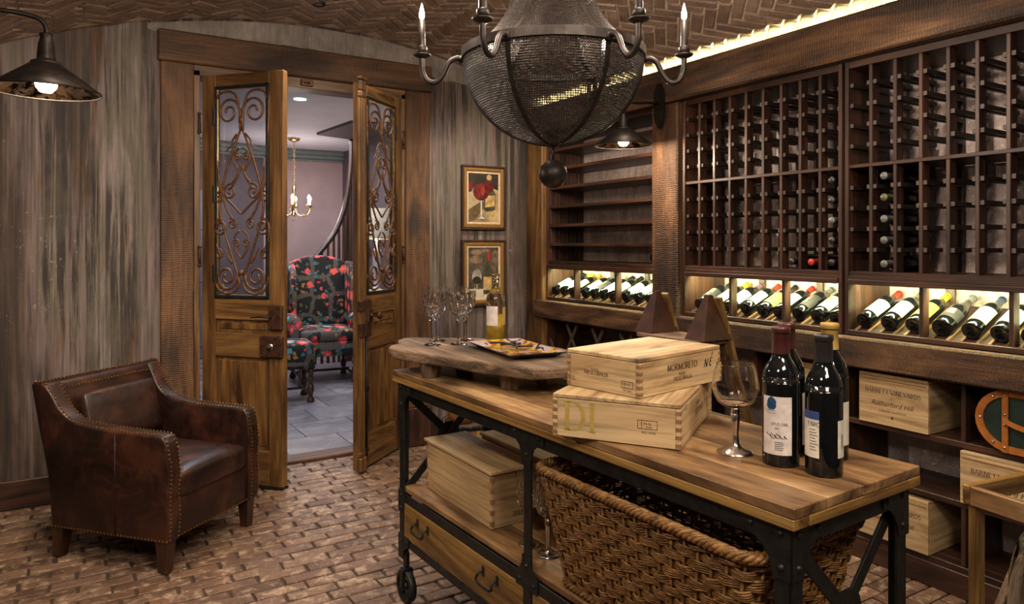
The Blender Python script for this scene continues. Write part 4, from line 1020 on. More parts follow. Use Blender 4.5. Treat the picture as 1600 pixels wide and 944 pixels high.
# ================================================================== CHANDELIER
CH = (1.26, 1.808)
ch = thing('chandelier', 'dark bronze basket chandelier with wire mesh and six candle arms over the table', 'chandelier', (*CH, 0))
camr = -math.atan2(.5236, .852)          # arms keep the right angle of the room
bowl = [(.277,2.0),(.275,1.955),(.265,1.91),(.245,1.865),(.212,1.82),(.168,1.78),(.115,1.75),(.058,1.732),(.008,1.726)]
tent = [(.270,2.012),(.228,2.035),(.185,2.075),(.150,2.125),(.125,2.18),(.105,2.245),(.092,2.32),(.085,2.40),(.085,2.46)]
bw = [(q.x, q.y) for q in catmull([(a, b, 0) for a, b in bowl], 5)]; tn = [(q.x, q.y) for q in catmull([(a, b, 0) for a, b in tent], 5)]
def mesh_net(prof, sp, wr):
    q = MB(); acc = [0]
    for p, p2 in zip(prof[:-1], prof[1:]): acc.append(acc[-1] + math.hypot(p2[0]-p[0], p2[1]-p[1]))
    def at(s_):
        for i in range(len(acc)-1):
            if acc[i+1] >= s_: t = (s_-acc[i])/(acc[i+1]-acc[i]); return prof[i][0]+(prof[i+1][0]-prof[i][0])*t, prof[i][1]+(prof[i+1][1]-prof[i][1])*t
        return prof[-1]
    n = int(acc[-1]/sp)
    for k in range(n):
        r, z = at((k+.5)*sp); m = max(12, int(2*PI*r/.016))
        if r < .012: continue
        q.tube([((r+.0008*(-1)**i)*math.cos(2*PI*i/m), (r+.0008*(-1)**i)*math.sin(2*PI*i/m), z) for i in range(m)], wr, 3, closed=True)
    rows = [at(acc[-1]*i/26) for i in range(27)]
    for pnl in range(6):
        mid = camr + R(30+60*pnl)
        k = -25
        while k <= 25:
            off = k*sp; pts = []
            for r, z in rows:
                if r > .01 and abs(off/r) < R(30): pts.append((r*math.cos(mid+off/r), r*math.sin(mid+off/r), z))
            if len(pts) > 1: q.tube(pts, wr, 3, caps=False)
            k += 1
    return q
o = mesh_net(bw, .0072, .0013).build('wire_mesh', M['bronze'], ch); o['kind'] = 'stuff'
o = mesh_net(tn, .0072, .0013).build('wire_mesh', M['bronze'], ch); o['kind'] = 'stuff'
rg = MB().lathe([(.275,1.985),(.284,1.988),(.284,2.014),(.275,2.017),(.270,2.014),(.270,1.988),(.275,1.985)], 64, smooth=False); rg.build('rim_band', M['bronze'], ch)
for k in range(6):
    a = camr + R(60*k); ca, sa = math.cos(a), math.sin(a)
    for prof, nm in ((bw, 'rib'), (tn, 'crown_rib')):
        q = MB(); v = []; f = []
        for r, z in prof[::2] + [prof[-1]]:
            for dr, dt in ((.002,-.0075),(.002,.0075),(-.002,.0075),(-.002,-.0075)):
                dt2 = dt*(1 if r > .03 else .5); v.append(((r+dr)*ca - dt2*sa, (r+dr)*sa + dt2*ca, z))
        m = len(v)//4
        for i in range(m-1):
            for j in range(4): f.append((4*i+j, 4*i+(j+1)%4, 4*i+4+(j+1)%4, 4*i+4+j))
        q.add(v, f).build(nm, M['bronze'], ch, fix=True)
    arm = MB(); pts = catmull([(.280,0,1.992),(.300,0,1.996),(.322,0,1.982),(.340,0,1.945),(.362,0,1.922),(.388,0,1.926),(.404,0,1.955),(.406,0,2.0)], 5)
    arm.tube([(p.x*ca, p.x*sa, p.z) for p in pts], .0085, 10)
    arm.lathe([(0,-.01),(.012,-.01),(.012,.01),(0,.01)], 10, (.280*ca, .280*sa, 1.993))
    ao_ = arm.build('arm', M['bronze'], ch)
    cx, cy = .406*ca, .406*sa
    MB().lathe([(0,1.994),(.010,1.996),(.026,2.003),(.029,2.008),(.026,2.009),(.012,2.005),(.012,2.012),(.017,2.014),(.017,2.030),(.013,2.034),(0,2.034)], 18, (cx, cy, 0)).build('drip_pan', M['bronze'], ao_)
    MB().lathe([(.0115,2.034),(.0095,2.115),(.0,2.117)], 14, (cx, cy, 0)).build('candle_sleeve', M['bronze'], ao_)
    MB().lathe([(.005,2.117),(.0085,2.124),(.0085,2.135),(.005,2.150),(.002,2.162),(0,2.168)], 12, (cx, cy, 0)).build('bulb', M['bulb'], ao_)
    light('candle_light', 'POINT', (CH[0]+cx*1.0, CH[1]+cy*1.0, 2.19), 12, (1, .80, .62), size=.012)
MB().lathe([(0,1.72),(.02,1.722),(.012,1.735),(0,1.736)], 14).tube([(0,0,1.73),(0,0,1.68)], .0035, 8).build('finial_stem', M['bronze'], ch)
MB().lathe([(.044*math.cos(R(a)), 1.638+.044*math.sin(R(a))) for a in range(-90, 91, 10)], 28).build('finial_ball', M['bronze'], ch)
MB().lathe([(.083,2.45),(.098,2.455),(.098,2.475),(.083,2.48),(.083,2.45)], 32).build('crown_band', M['bronze'], ch)
hk = MB().lathe([(0,2.855),(.06,2.853),(.055,2.835),(.02,2.825),(0,2.82)], 24, (0,0,vault(CH[0])-2.858)); hk.build('canopy', M['bronze'], ch)
chn = MB(); z = 2.47; k = 0
while z < vault(CH[0])-.06:
    pts = [(.008*math.cos(t), 0, z+.016+.018*math.sin(t)) for t in [2*PI*i/10 for i in range(10)]]
    Rm = Matrix.Rotation(R(90*(k % 2)), 4, 'Z'); chn.tube([Rm @ Vector(p) for p in pts], .002, 5, closed=True); z += .029; k += 1
chn.tube([(-.085,0,2.47),(.085,0,2.47)], .004, 6); chn.build('chain', M['bronze'], ch)

# ================================================================== CONE WALL LAMPS
def cone_lamp(lab, pos, wall_x, plate):
    root = thing('wall_lamp', lab, 'wall lamp', pos, 0, 'gooseneck cone lamps'); s = 1 if wall_x > pos[0] else -1
    out = [(.162,.0),(.164,.004),(.055,.088),(.045,.094)]
    MB().lathe(out, 40).build('shade', M['bronze'], root)
    MB().lathe([(.158,.003),(.052,.082),(.0,.090)], 40).build('shade_lining', M['mercury'], root)
    MB().lathe([(.162,.0),(.165,-.002),(.165,.005),(.162,.006)], 40).build('shade_rim', M['bronze'], root)
    MB().lathe([(.045,.092),(.048,.096),(.044,.102),(.030,.104),(.028,.112),(.024,.16),(.018,.185),(.020,.188),(.020,.196),(.012,.20),(0,.20)], 24).build('socket', M['bronze'], root)
    MB().lathe([(0,-.002),(.018,.0),(.030,.014),(.034,.030),(.028,.048),(.014,.064),(.013,.088)], 20).build('bulb', M['bulb'], root)
    D = abs(wall_x-pos[0])
    p = catmull([(0,0,.195),(0,0,.215),(s*.012,0,.238),(s*.04,0,.250),(s*.12,0,.256),(s*min(.37, D*.6),0,.252 if D > .5 else .264),(s*(D-.02),0,.244 if D > .5 else .268)], 6)
    MB().tube(p, .008, 10).build('arm', M['bronze'], root)
    if plate:
        half = [(0,.20),(.016,.197),(.022,.185),(.020,.178),(.034,.165),(.042,.145),(.042,.02),(.036,-.01),(.030,-.03),(.022,-.04),(.016,-.06),(0,-.066)]
        poly = half + [(-a, b) for a, b in half[::-1][1:-1]]
        MB().prism([(a, b+.19) for a, b in poly], s*(D-.014), s*(D-.002), 'yz').build('wall_plate', M['bronze'], root, fix=True)
    else: MB().lathe([(0,-.006),(.026,-.006),(.026,.006),(0,.006)], 20, M=Matrix.Translation((s*(D-.008),0,.238)) @ Matrix.Rotation(R(90), 4, 'Y')).build('wall_plate', M['bronze'], root)
    light('lamp_light', 'POINT', (pos[0], pos[1], pos[2]-.035), 30, (1, .80, .58), size=.03)
    return root
cone_lamp('bronze cone lamp with mirrored inside reaching in from the left wall', (-.084, 2.87, 1.935), XL, False)
cone_lamp('bronze cone lamp on scalloped plate on the post by the wine racks', (2.672, 3.13, 1.985), 2.956, True)
for i, (sx, sy, to, pw) in enumerate(SPOTS):  # a fixture for every spot, the added ones too
    where = ['above the double doors', 'above the armchair', 'over the far end of the table', 'over the near end of the table', 'near the framed paintings', 'near the right rack', 'near the left rack', 'near the left wall', 'between the cone lamp and the chair', 'between the doors and the table'][i]
    o = MB().lathe([(.028,-.012),(.034,-.016),(.036,-.010),(.036,.02)], 20).lathe([(.028,-.012),(.024,.015),(0,.016)], 20).build('recessed_light', M['iron'])
    o.location = (sx, sy, vault(sx)-.004); tag(o, 'small dark recessed spotlight in the brick vault %s' % where, 'light', 'recessed spots in the vault')

# ================================================================== TABLE
TC = Vector((1.352, 1.775, 0)); T = thing('industrial_table', 'long reclaimed wood console table on riveted black iron frame with casters', 'table', TC, ta)
HL, HW = .903, .236
# local x = across (towards the racks), local y = along
xs_ = [-HW, -.125, .0, .118, HW]
for i in range(4): MB().box((xs_[i]+.0008, -HL+rng.uniform(0,.002), .8985), (xs_[i+1]-.0008, HL-rng.uniform(0,.002), .920), ch=.0018).build('top_plank', M['top_y'], T)
for s in (-1, 1):
    MB().box((s*HW, -HL+.001, .876), (s*(HW-.05), HL-.001, .8978), ch=.002).build('edge_board', M['honey_y'], T)
    MB().box((-HW+.051, s*HL, .876), (HW-.051, s*(HL-.05), .8978), ch=.002).build('edge_board', M['honey_x'], T)
def P(nm, a, b, ch=.002, m='iron'): return MB().box(a, b, ch=ch).build(nm, M[m], T)
ex, ey = HW-.022, HL-.022
for sx in (-1, 1):
    P('top_rail', (sx*ex, -ey, .830), (sx*(ex-.005), ey, .875)); P('shelf_rail', (sx*ex, -ey, .405), (sx*(ex-.005), ey, .441)); P('bottom_rail', (sx*ex, -ey, .235), (sx*(ex-.005), ey, .268))
for sy in (-1, 1):
    P('end_rail', (-ex, sy*ey, .830), (ex, sy*(ey-.005), .875)); P('end_rail', (-ex, sy*ey, .405), (ex, sy*(ey-.005), .441)); P('end_rail', (-ex, sy*ey, .235), (ex, sy*(ey-.005), .268))
def rivet(mb, x, y, z, ax, s, r=.0075): mb.lathe([(r, 0), (r*.8, .0035), (0, .0055)], 10, M=Matrix.Translation((x, y, z)) @ (Matrix.Rotation(s*R(90), 4, 'Y') if ax == 'x' else Matrix.Rotation(-s*R(90), 4, 'X')))
def gusset(along0, dirn, up, zc, w1, w2, h, side, ax):
    """flat gusset plate with concave flank; polygon in (along, z)"""
    k = -1 if up else 1
    p = [(0, 0), (w1, 0), (w1, k*.036)]
    for i in range(1, 7): a = R(15*i); p.append((w2 + (w1-w2)*(1-math.sin(a)), k*(.036 + (h-.036)*(1-math.cos(a)))))
    p += [(w2, k*h), (0, k*h)]
    return [(along0 + dirn*a, zc + b) for a, b in p]
for sx in (-1, 1):
    for sy in (-1, 1):
        lg = MB().box((sx*ex, sy*ey, .19), (sx*(ex-.006), sy*(ey-.038), .875), ch=.001).box((sx*ex, sy*ey, .19), (sx*(ex-.038), sy*(ey-.006), .875), ch=.001)
        leg = lg.build('leg', M['iron'], T)
        g = MB()
        for zc, up, h in ((.876, True, .11), (.405-.0, False, .0)):
            if h:
                poly = gusset(sy*(ey+.004), -sy, up, zc, .115, .042, h, 0, 0); MB().prism(poly, sx*(ex+.004), sx*ex, 'yz').build('gusset_plate', M['iron'], T, fix=True)
                poly = gusset(sx*(ex+.004), -sx, up, zc, .105, .042, h, 0, 0); MB().prism(poly, sy*(ey+.004), sy*ey, 'xz').build('gusset_plate', M['iron'], T, fix=True)
        g.prism([(sy*(ey+.004), .45), (sy*(ey-.05), .45), (sy*(ey-.05), .40), (sy*(ey-.038), .36), (sy*(ey+.004), .36)], sx*(ex+.004), sx*ex, 'yz')
        g.build('gusset_plate', M['iron'], T, fix=True); g = MB()
        g.prism([(sy*(ey+.004), .275), (sy*(ey-.09), .275), (sy*(ey-.085), .24), (sy*(ey-.042), .215), (sy*(ey-.038), .18), (sy*(ey+.004), .18)], sx*(ex+.004), sx*ex, 'yz')
        g.build('gusset_plate', M['iron'], T, fix=True)
        rvt = MB()
        for yy, z in ((.02, .856), (.09, .856), (.02, .79), (.02, .43), (.02, .38), (.02, .25), (.07, .255)): rivet(rvt, sx*(ex+.004), sy*(ey-yy), z, 'x', sx)
        for xx, z in ((.02, .856), (.085, .856), (.02, .79)): rivet(rvt, sx*(ex-xx), sy*(ey+.004), z, 'y', sy)
        rvt.build('rivets', M['iron'], T)['kind'] = 'stuff'
    # middle post with T-shaped plates
    MB().box((sx*ex, -.019, .24), (sx*(ex-.006), .019, .86), ch=.001).build('middle_post', M['iron'], T)
    g = MB(); pl = []
    for a, z in ((-.085,.876),(-.085,.842),(-.060,.838),(-.036,.820),(-.024,.79),(-.022,.765),(.022,.765),(.024,.79),(.036,.820),(.060,.838),(.085,.842),(.085,.876)): pl.append((a, z))
    g.prism(pl, sx*(ex+.004), sx*ex, 'yz'); g.build('gusset_plate', M['iron'], T, fix=True); g = MB()
    pl = [(-.022,.50),(-.024,.475),(-.04,.45),(-.055,.445),(-.055,.402),(.055,.402),(.055,.445),(.04,.45),(.024,.475),(.022,.50)]
    g.prism(pl, sx*(ex+.004), sx*ex, 'yz'); g.build('gusset_plate', M['iron'], T, fix=True)
    rvt = MB()
    for yy, z in ((-.06,.858),(.06,.858),(0,.80),(-.035,.422),(.035,.422),(0,.47)): rivet(rvt, sx*(ex+.004), yy, z, 'x', sx)
    rvt.build('rivets', M['iron'], T)['kind'] = 'stuff'
for sy in (-1, 1):
    yb = sy*(ey-.012)
    MB().beam((-ex+.02, yb, .835), (ex-.02, yb, .445), .006, .032, up=(0,0,1), ch=.001).build('cross_brace', M['iron'], T)
    MB().beam((ex-.02, yb-sy*.007, .835), (-ex+.02, yb-sy*.007, .445), .006, .032, up=(0,0,1), ch=.001).build('cross_brace', M['iron'], T)
    MB().prism(ell(0, .64, .052, .052, 10), yb+.006, yb-.002, 'xz').build('brace_plate', M['iron'], T, fix=True)
for i in range(3):
    w0 = -ex+.008 + i*(2*ex-.016)/3; MB().box((w0+.0008, -ey+.008, .442), (w0+(2*ex-.016)/3-.0008, ey-.008, .4615), ch=.0015).build('shelf_plank', M['top_y'], T)
# drawers, two handles each, on the side towards the camera
for k, (a, b) in enumerate(((-ey+.042, -.024), (.024, ey-.042))):
    dw = MB().box((-ex-.001, a, .270), (-ex+.020, b, .403), ch=.003).build('drawer', M['honey_y'], T)
    MB().box((-ex+.020, a+.02, .275), (ex-.03, b-.02, .395)).build('drawer_box', M['crate_y'], dw)
    for t in (.22, .80):
        yc = a + (b-a)*(t if k else 1-t); h = MB()
        h.tube(catmull([(-ex-.002, yc-.042, .362), (-ex-.022, yc-.042, .358), (-ex-.028, yc-.040, .335), (-ex-.028, yc+.040, .335), (-ex-.022, yc+.042, .358), (-ex-.002, yc+.042, .362)], 4), .0042, 8)
        for e in (-1, 1): h.box((-ex-.004, yc+e*.042-.007, .345), (-ex-.001, yc+e*.042+.007, .378), ch=.001)
        h.build('pull_handle', M['iron'], dw)
    MB().box((ex+.001, a, .270), (ex-.014, b, .403), ch=.003).build('back_board', M['honey_y'], T)
for sx in (-1, 1):
    for sy in (-1, 1):
        x, y = sx*(ex-.02), sy*(ey-.02)
        c = MB().box((x-.008, y-.014, .13), (x+.008, y+.014, .20), ch=.002).box((x-.019, y-.016, .120), (x+.019, y+.016, .138), ch=.003)
        for e in (-1, 1): c.box((x+e*.021-.003, y-.013, .052), (x+e*.021+.003, y+.013, .132), ch=.001)
        c.tube([(x-.028, y, .064), (x+.028, y, .064)], .007, 8)
        cs_ = c.build('caster', M['iron'], T)
        wmt = Matrix.Translation((x, y, .064)) @ Matrix.Rotation(R(90), 4, 'Y')
        wh = MB().lathe([(.052,-.014),(.064,-.014),(.064,.014),(.052,.014),(.052,-.014)], 32, M=wmt).lathe([(.006,-.015),(.016,-.015),(.016,.015),(.006,.015)], 16, M=wmt)
        for j in range(4): a = R(45+90*j); wh.beam(wmt @ Vector((.012*math.cos(a), .012*math.sin(a), 0)), wmt @ Vector((.054*math.cos(a), .054*math.sin(a), 0)), .008, .016)
        wh.build('wheel', M['iron'], cs_)

# ================================================================== ON THE TABLE
# goblets and bowls
def glass_thing(nm, lab, loc, outer, inner, m, cat='glass', group=None, n=32):
    root = thing(nm, lab, cat, loc, 0, group); return root
def balloon():
    root = thing('wine_glass', 'large round balloon glass on silver stem beside the wine bottles', 'glass', (1.35, 1.172, .9205))
    o = [(.010,.109),(.030,.113),(.045,.126),(.0535,.148),(.0545,.165),(.0515,.186),(.0465,.205),(.0440,.213)]
    i = [(.0430,.213),(.0455,.205),(.0505,.186),(.0535,.165),(.0525,.149),(.044,.128),(.029,.1155),(0,.112)]
    prof = [(0,.108)] + [(a, b) for a, b in o] + [(.0435,.2136)] + i
    q = [(v_.x, v_.y) for v_ in catmull([(a, b, 0) for a, b in prof], 3)]
    MB().lathe([(max(0,a), b) for a, b in q], 40).build('bowl', M['glass'], root)
    MB().lathe([(0,0),(.043,0),(.044,.002),(.036,.006),(.018,.012),(.009,.022),(.0075,.045),(.010,.075),(.0118,.094),(.0095,.096),(.012,.099),(.009,.102),(.012,.108),(0,.1085)], 30).build('stem', M['nickel'], root)
balloon()
def crystal(lab, loc, silver=False):
    root = thing('cut_glass_goblet' if not silver else 'goblet', lab, 'glass', loc, rng.uniform(0, 1), 'cut crystal goblets on the serving board' if not silver else 'silver-stemmed goblets on the lower shelf')
    n = 16; prof = [(0,.112),(.016,.116),(.030,.126),(.038,.142),(.0425,.162),(.0440,.185),(.0435,.21),(.0425,.230),(.0408,.2302),(.0418,.21),(.042,.185),(.0403,.163),(.036,.144),(.028,.130),(0,.120)]
    q = MB(); v = []; f = []; n = 32
    for a, b in prof:
        for k in range(n):
            cut = 1 - (.07 if ((k + int(b*70)) % 4 < 2) and .12 < b < .20 and a > .02 else 0); an = 2*PI*k/n
            v.append((a*cut*math.cos(an), a*cut*math.sin(an), b))
    for i in range(len(prof)-1):
        for k in range(n): f.append((i*n+k, i*n+(k+1)%n, (i+1)*n+(k+1)%n, (i+1)*n+k))
    q.add(v, f, False).build('bowl', M['glass'], root)
    MB().lathe([(0,0),(.034,0),(.035,.002),(.028,.005),(.010,.010),(.007,.020),(.0075,.045),(.010,.088),(.013,.098),(.009,.102),(.013,.108),(.012,.112),(0,.113)], 8 if not silver else 24, smooth=silver).build('stem', M['nickel'] if silver else M['glass'], root)
crystal('cut crystal goblet at the far left front of the serving board', (1.222, 2.598, 1.0155))
crystal('cut crystal goblet just behind the leftmost goblet', (1.292, 2.70, 1.0155))
crystal('cut crystal goblet in front of the lower painting, nearest the tray', (1.322, 2.562, 1.0155))
crystal('cut crystal goblet behind the one nearest the tray', (1.396, 2.645, 1.0155))
crystal('silver-stemmed goblet on the lower shelf beside the 2012 case', (1.233, 1.905, .4625), True)
crystal('silver-footed goblet on the lower shelf touching the wicker basket', (1.243, 1.808, .4625), True)
# serving board on four feet
sb = thing('serving_board', 'weathered grey wooden serving board on four tapered feet on the table', 'serving board', (1.28, 2.3, .9205))
oc = Vector((1.28, 2.3))
out = [(1.048,2.585),(1.085,2.70),(1.135,2.72),(1.17,2.83),(1.24,2.88),(1.34,2.80),(1.46,2.73),(1.57,2.55),(1.62,2.25),(1.56,2.02),(1.48,1.935),(1.36,1.905),(1.27,1.935),(1.205,2.08),(1.13,2.32)]
out = catmull([(a-oc.x, b-oc.y, 0) for a, b in out], 3, True)
q = MB(); v = []; n = len(out)
for z, s_ in ((.056, .965), (.061, .992), (.078, 1.0), (.090, .995), (.0945, .975)):
    for i, p in enumerate(out): v.append((p.x*s_ + .0015*math.sin(i*3.1+z*90), p.y*s_, z + .0015*math.sin(i*1.7)*(z < .09)))
f = [tuple(range(n))[::-1], tuple(4*n+i for i in range(n))] + [(l*n+i, l*n+(i+1)%n, (l+1)*n+(i+1)%n, (l+1)*n+i) for l in range(4) for i in range(n)]
q.add(v, f).build('board', M['old_y'], sb)
for x, y in ((1.14, 2.44), (1.295, 2.46), (1.285, 2.10), (1.44, 2.11)):
    MB().lathe([(0,0),(.032,0),(.034,.004),(.044,.060),(0,.060)], 9, (x-oc.x, y-oc.y, 0), smooth=False).build('foot', M['old_z'], sb)
# patterned tray
ty = thing('serving_tray', 'square black-rimmed tray with yellow and purple grape pattern on the board', 'tray', (1.41, 2.275, 1.0155), R(-7))
a, b = .115, .205
def tray_ring(sx, sy, z): return [(sx_*sx, sy_*sy, z) for sx_, sy_ in ((-1,-1),(1,-1),(1,1),(-1,1))]
v = tray_ring(a*.7, b*.8, 0) + tray_ring(a, b, .020) + tray_ring(a-.004, b-.004, .0215) + tray_ring(a*.7, b*.8, .006)
f = [(3,2,1,0)] + [(l*4+i, l*4+(i+1)%4, l*4+4+(i+1)%4, l*4+4+i) for l in range(2) for i in range(4)]
MB().add(v[:12], f).build('rim', cmx('black_lacquer', (.010,.011,.016), .2), ty)
m, nt, bs = mat('tray_print'); vc = coords(nt, (1,1,1), False); nn = noise(nt, vc, 17, 3, .5, .6)
c = ramp(nt, [(0,(.035,.022,.02)), (.38,(.20,.06,.03)), (.45,(.40,.25,.02)), (.54,(.34,.27,.30)), (.66,(.03,.022,.02))], nn); c.node.color_ramp.interpolation = 'CONSTANT'
nt.links.new(c, bs.inputs['Base Color']); bs.inputs['Roughness'].default_value = .15
MB().add(v[8:16], [(0,1,5,4),(1,2,6,5),(2,3,7,6),(3,0,4,7),(4,5,6,7)]).build('printed_dish', m, ty)
MB().tube(catmull([(-.05,.12,.022),(-.02,.06,.028),(.01,.0,.022),(.05,-.05,.024)], 5), .004, 6).tube(catmull([(.03,.10,.02),(.02,.03,.028),(-.01,-.04,.02)], 5), .004, 6).tube([(-.02,.09,.018),(.05,.05,.022)], .005, 6).build('corkscrew_relief', M['black'], ty)
# foreground bottles
def big_bottle(lab, loc, r, h, capc, glassm, paper):
    root = thing('wine_bottle', lab, 'bottle', loc, 0, 'bottles standing on the table'); k = r/.0375; kz = h/.299
    def P_(pr): return [(a*k*(1 + .13*max(0, min(1, (b-.19)/.05))), b*kz) for a, b in pr]
    pr = [(v_.x, v_.y) for v_ in catmull([(a, b, 0) for a, b in P_(bottle_prof)], 2)]
    MB().lathe([(max(a, 0), b) for a, b in pr], 44).build('glass_body', glassm, root)
    kc = k*1.13
    if capc: MB().lathe([((a+.0004)*kc, b*kz) for a, b in [(.0160,.243)]+cap_prof[1:]], 32).build('capsule', col_mat('capsule_'+capc, CAPS[capc], .4, coat=.25), root)
    return root
def lab_patch(root, nm, r, z0, z1, a, sp, m): return MB().lathe([(r+.0007, z0), (r+.0007, z1)], 20, a0=a-sp, a1=a+sp).build(nm, m, root)
toward = math.atan2(-1.06, -1.374)
b1 = big_bottle('bottle with white label and blue face emblem, front left of the group', (1.374, 1.062, .9205), .0405, .309, 'maroon', M['bottle'], 1)
l = lab_patch(b1, 'paper_label', .0405, .028, .158, toward-R(14), R(48), cmx('paper_warm_white', (.66,.60,.58), .5))
r_ = .0405+.0013; aa = toward-R(14); q = MB(); put_cyl(q, letters('OPUS ONE', .0062, .12, .06), r_, aa+R(10), .094); put_cyl(q, plain('2009', .005), r_, aa+R(2), .086); put_cyl(q, flourish(.036, .009, 7), r_, aa+R(8), .064); put_cyl(q, flourish(.03, .007, 5), r_, aa-R(10), .070)
for k in range(5): q.lathe([(r_, .056-k*.0042), (r_, .0572-k*.0042)], 5, a0=aa-R(4), a1=aa+R(20+3*(k % 2)))
q.lathe([(r_, .126), (r_, .1268)], 6, a0=aa-R(34), a1=aa-R(2)); q.lathe([(r_, .121), (r_, .1217)], 6, a0=aa-R(32), a1=aa-R(0)); q.build('print', M['black'], l)
fv = [(0,.0),(.004,-.003),(.010,-.004),(.017,-.003),(.020,.0),(.019,.006),(.022,.009),(.020,.012),(.021,.018),(.018,.023),(.011,.026),(.004,.023),(.001,.018),(.002,.012),(-.001,.009),(.001,.006)]
q = MB(); 
rows_ = [(0,.004,.016),(.004,.001,.020),(.008,-.001,.022),(.012,.000,.021),(.017,.000,.022),(.022,.002,.020),(.026,.005,.016),(.029,.009,.012)]
for (h0, x0, x1), (h1, x2, x3) in zip(rows_[:-1], rows_[1:]):
    cnt_ = 6; vv = [(x0+(x1-x0)*i/cnt_, h0) for i in range(cnt_+1)] + [(x2+(x3-x2)*i/cnt_, h1) for i in range(cnt_+1)]
    put_cyl(q, (vv, [(i, i+1, i+cnt_+2, i+cnt_+1) for i in range(cnt_)], .022), r_, aa-R(14), .129); q.build('emblem', cmx('emblem_blue', (.03,.12,.30), .5), l)
b2 = big_bottle('maroon-capped bottle directly behind the blue face emblem bottle', (1.452, 1.105, .9205), .0405, .309, 'maroon', M['bottle'], 1)
lab_patch(b2, 'paper_label', .0405, .028, .150, toward+R(95), R(40), cmx('paper_warm_white', (.66,.60,.58), .5))
b3 = big_bottle('black-capped bottle with blue and white label, nearest the table corner', (1.394, .966, .9205), .0385, .300, 'black', M['bottle'], 1)
a3 = math.atan2(-.966, -1.394)
l = lab_patch(b3, 'paper_label', .0385, .040, .122, a3-R(48), R(34), cmx('paper_white2', (.66,.64,.56), .5)); l2 = lab_patch(b3, 'blue_band', .0385, .122, .140, a3-R(48), R(34), cmx('label_blue', (.03,.06,.22), .5))
q = MB(); put_cyl(q, letters('FARO', .009, .14, .06), .0398, a3-R(32), .108)
for k in range(8): q.lathe([(.0398, .100-k*.0062), (.0398, .1012-k*.0062)], 5, a0=a3-R(46), a1=a3-R(26-4*(k % 3)))
q.build('print', M['black'], l)
l = lab_patch(b3, 'back_label', .0385, .042, .122, a3+R(66), R(22), cmx('paper_white2', (.66,.64,.56), .5)); q = MB()
for k in range(12): q.lathe([(.0398, .062+k*.0026), (.0398, .063+k*.0026)], 4, a0=a3+R(58), a1=a3+R(70))
q.build('print', M['black'], l)
q = MB(); put_cyl(q, letters('P', .012, .12, .05, False, .2), .0175, a3, .262); q.build('capsule_mark', M['brass'], b3)
b4 = big_bottle('yellow-capped bottle behind the one nearest the table corner', (1.515, 1.035, .9205), .0405, .312, 'tan', M['bottle'], 1)
for c in b4.children:
    if c.name.startswith('capsule'): c.data.materials[0] = cmx('capsule_mustard', (.42,.27,.07), .4)
lab_patch(b4, 'paper_label', .0405, .035, .135, a3+R(62), R(30), cmx('paper_white2', (.66,.64,.56), .5))
# white wine on the board
ww = thing('wine_bottle', 'clear bottle of white wine half full on the serving board', 'bottle', (1.490, 2.555, 1.0155), 0, 'bottles standing on the table')
k = 1.06; pr = [(a*k, b*.94) for a, b in bottle_prof]
MB().lathe(pr, 40).build('glass_body', M['whitewine'], ww)
MB().lathe([(0,.012),(.0372,.012),(.0372,.115),(0,.115)], 32).build('wine', cmx('white_wine', (.60,.42,.05), .15), ww)
lab_patch(ww, 'paper_label', .0375*k, .070, .150, R(-148), R(40), cmx('paper_warm_white', (.66,.60,.58), .5)); lab_patch(ww, 'back_label', .0375*k, .072, .145, R(-52), R(24), cmx('paper_ochre', (.50,.34,.10), .5))
MB().lathe([((a+.0004)*1.03, b*.94) for a, b in cap_prof], 24).build('capsule', M['whitewine'], ww)

# ================================================================== WICKER BASKET
bk = thing('wicker_basket', 'large brown rectangular wicker basket on the table\'s lower shelf', 'basket', (1.338, 1.335, .4625), ta)
tw, tl, bwid, bl, bh = .205, .375, .155, .315, .325
def bpath(z, n=200, out=0, rad=.05):
    t = z/bh; a = bwid+(tw-bwid)*t+out; b = bl+(tl-bl)*t+out; r = rad
    per = [(a-r, -b+r, -90), (a-r, b-r, 0), (-a+r, b-r, 90), (-a+r, -b+r, 180)]; P_ = []
    for i, (cx, cy, a0) in enumerate(per):
        for k in range(7): an = R(a0+90*k/6); P_.append((cx+r*math.cos(an), cy+r*math.sin(an)))
    # resample evenly
    L = [0]
    for i in range(len(P_)): p, q_ = P_[i], P_[(i+1) % len(P_)]; L.append(L[-1] + math.hypot(q_[0]-p[0], q_[1]-p[1]))
    outp = []; j = 0
    for i in range(n):
        s_ = L[-1]*i/n
        while L[j+1] < s_: j += 1
        t_ = (s_-L[j])/max(1e-9, L[j+1]-L[j]); p, q_ = P_[j % len(P_)], P_[(j+1) % len(P_)]
        outp.append((p[0]+(q_[0]-p[0])*t_, p[1]+(q_[1]-p[1])*t_))
    nrm = []
    for i in range(n):
        p, q_ = outp[i-1], outp[(i+1) % n]; dx, dy = q_[0]-p[0], q_[1]-p[1]; l_ = math.hypot(dx, dy) or 1; nrm.append((dy/l_, -dx/l_))
    return outp, nrm
NS = 56; npt = NS*5
wk = MB(); rows = 62
for k in range(rows):
    z = .012 + k*(bh-.03)/rows; pts, nr = bpath(z, npt); ph = 0 if (k//5) % 2 == 0 else PI
    wk.tube([(p[0]+n_[0]*(.0056*math.cos(PI*i/5+ph)), p[1]+n_[1]*(.0056*math.cos(PI*i/5+ph)), z+.0012*math.sin(i*.7+k)+(.0016*math.sin(PI*i/5+k%5*.5))) for i, (p, n_) in enumerate(zip(pts, nr))], .0027, 4, closed=True)
o = wk.build('woven_strands', M['wicker'], bk); o['kind'] = 'stuff'
st_ = MB()
for i in range(NS):
    pts = []
    for z in (0, .11, .22, bh): p, nr = bpath(z, npt); pts.append((p[i*5][0], p[i*5][1], z))
    st_.tube(pts, .0042, 5)
st_.build('stakes', M['wicker'], bk)
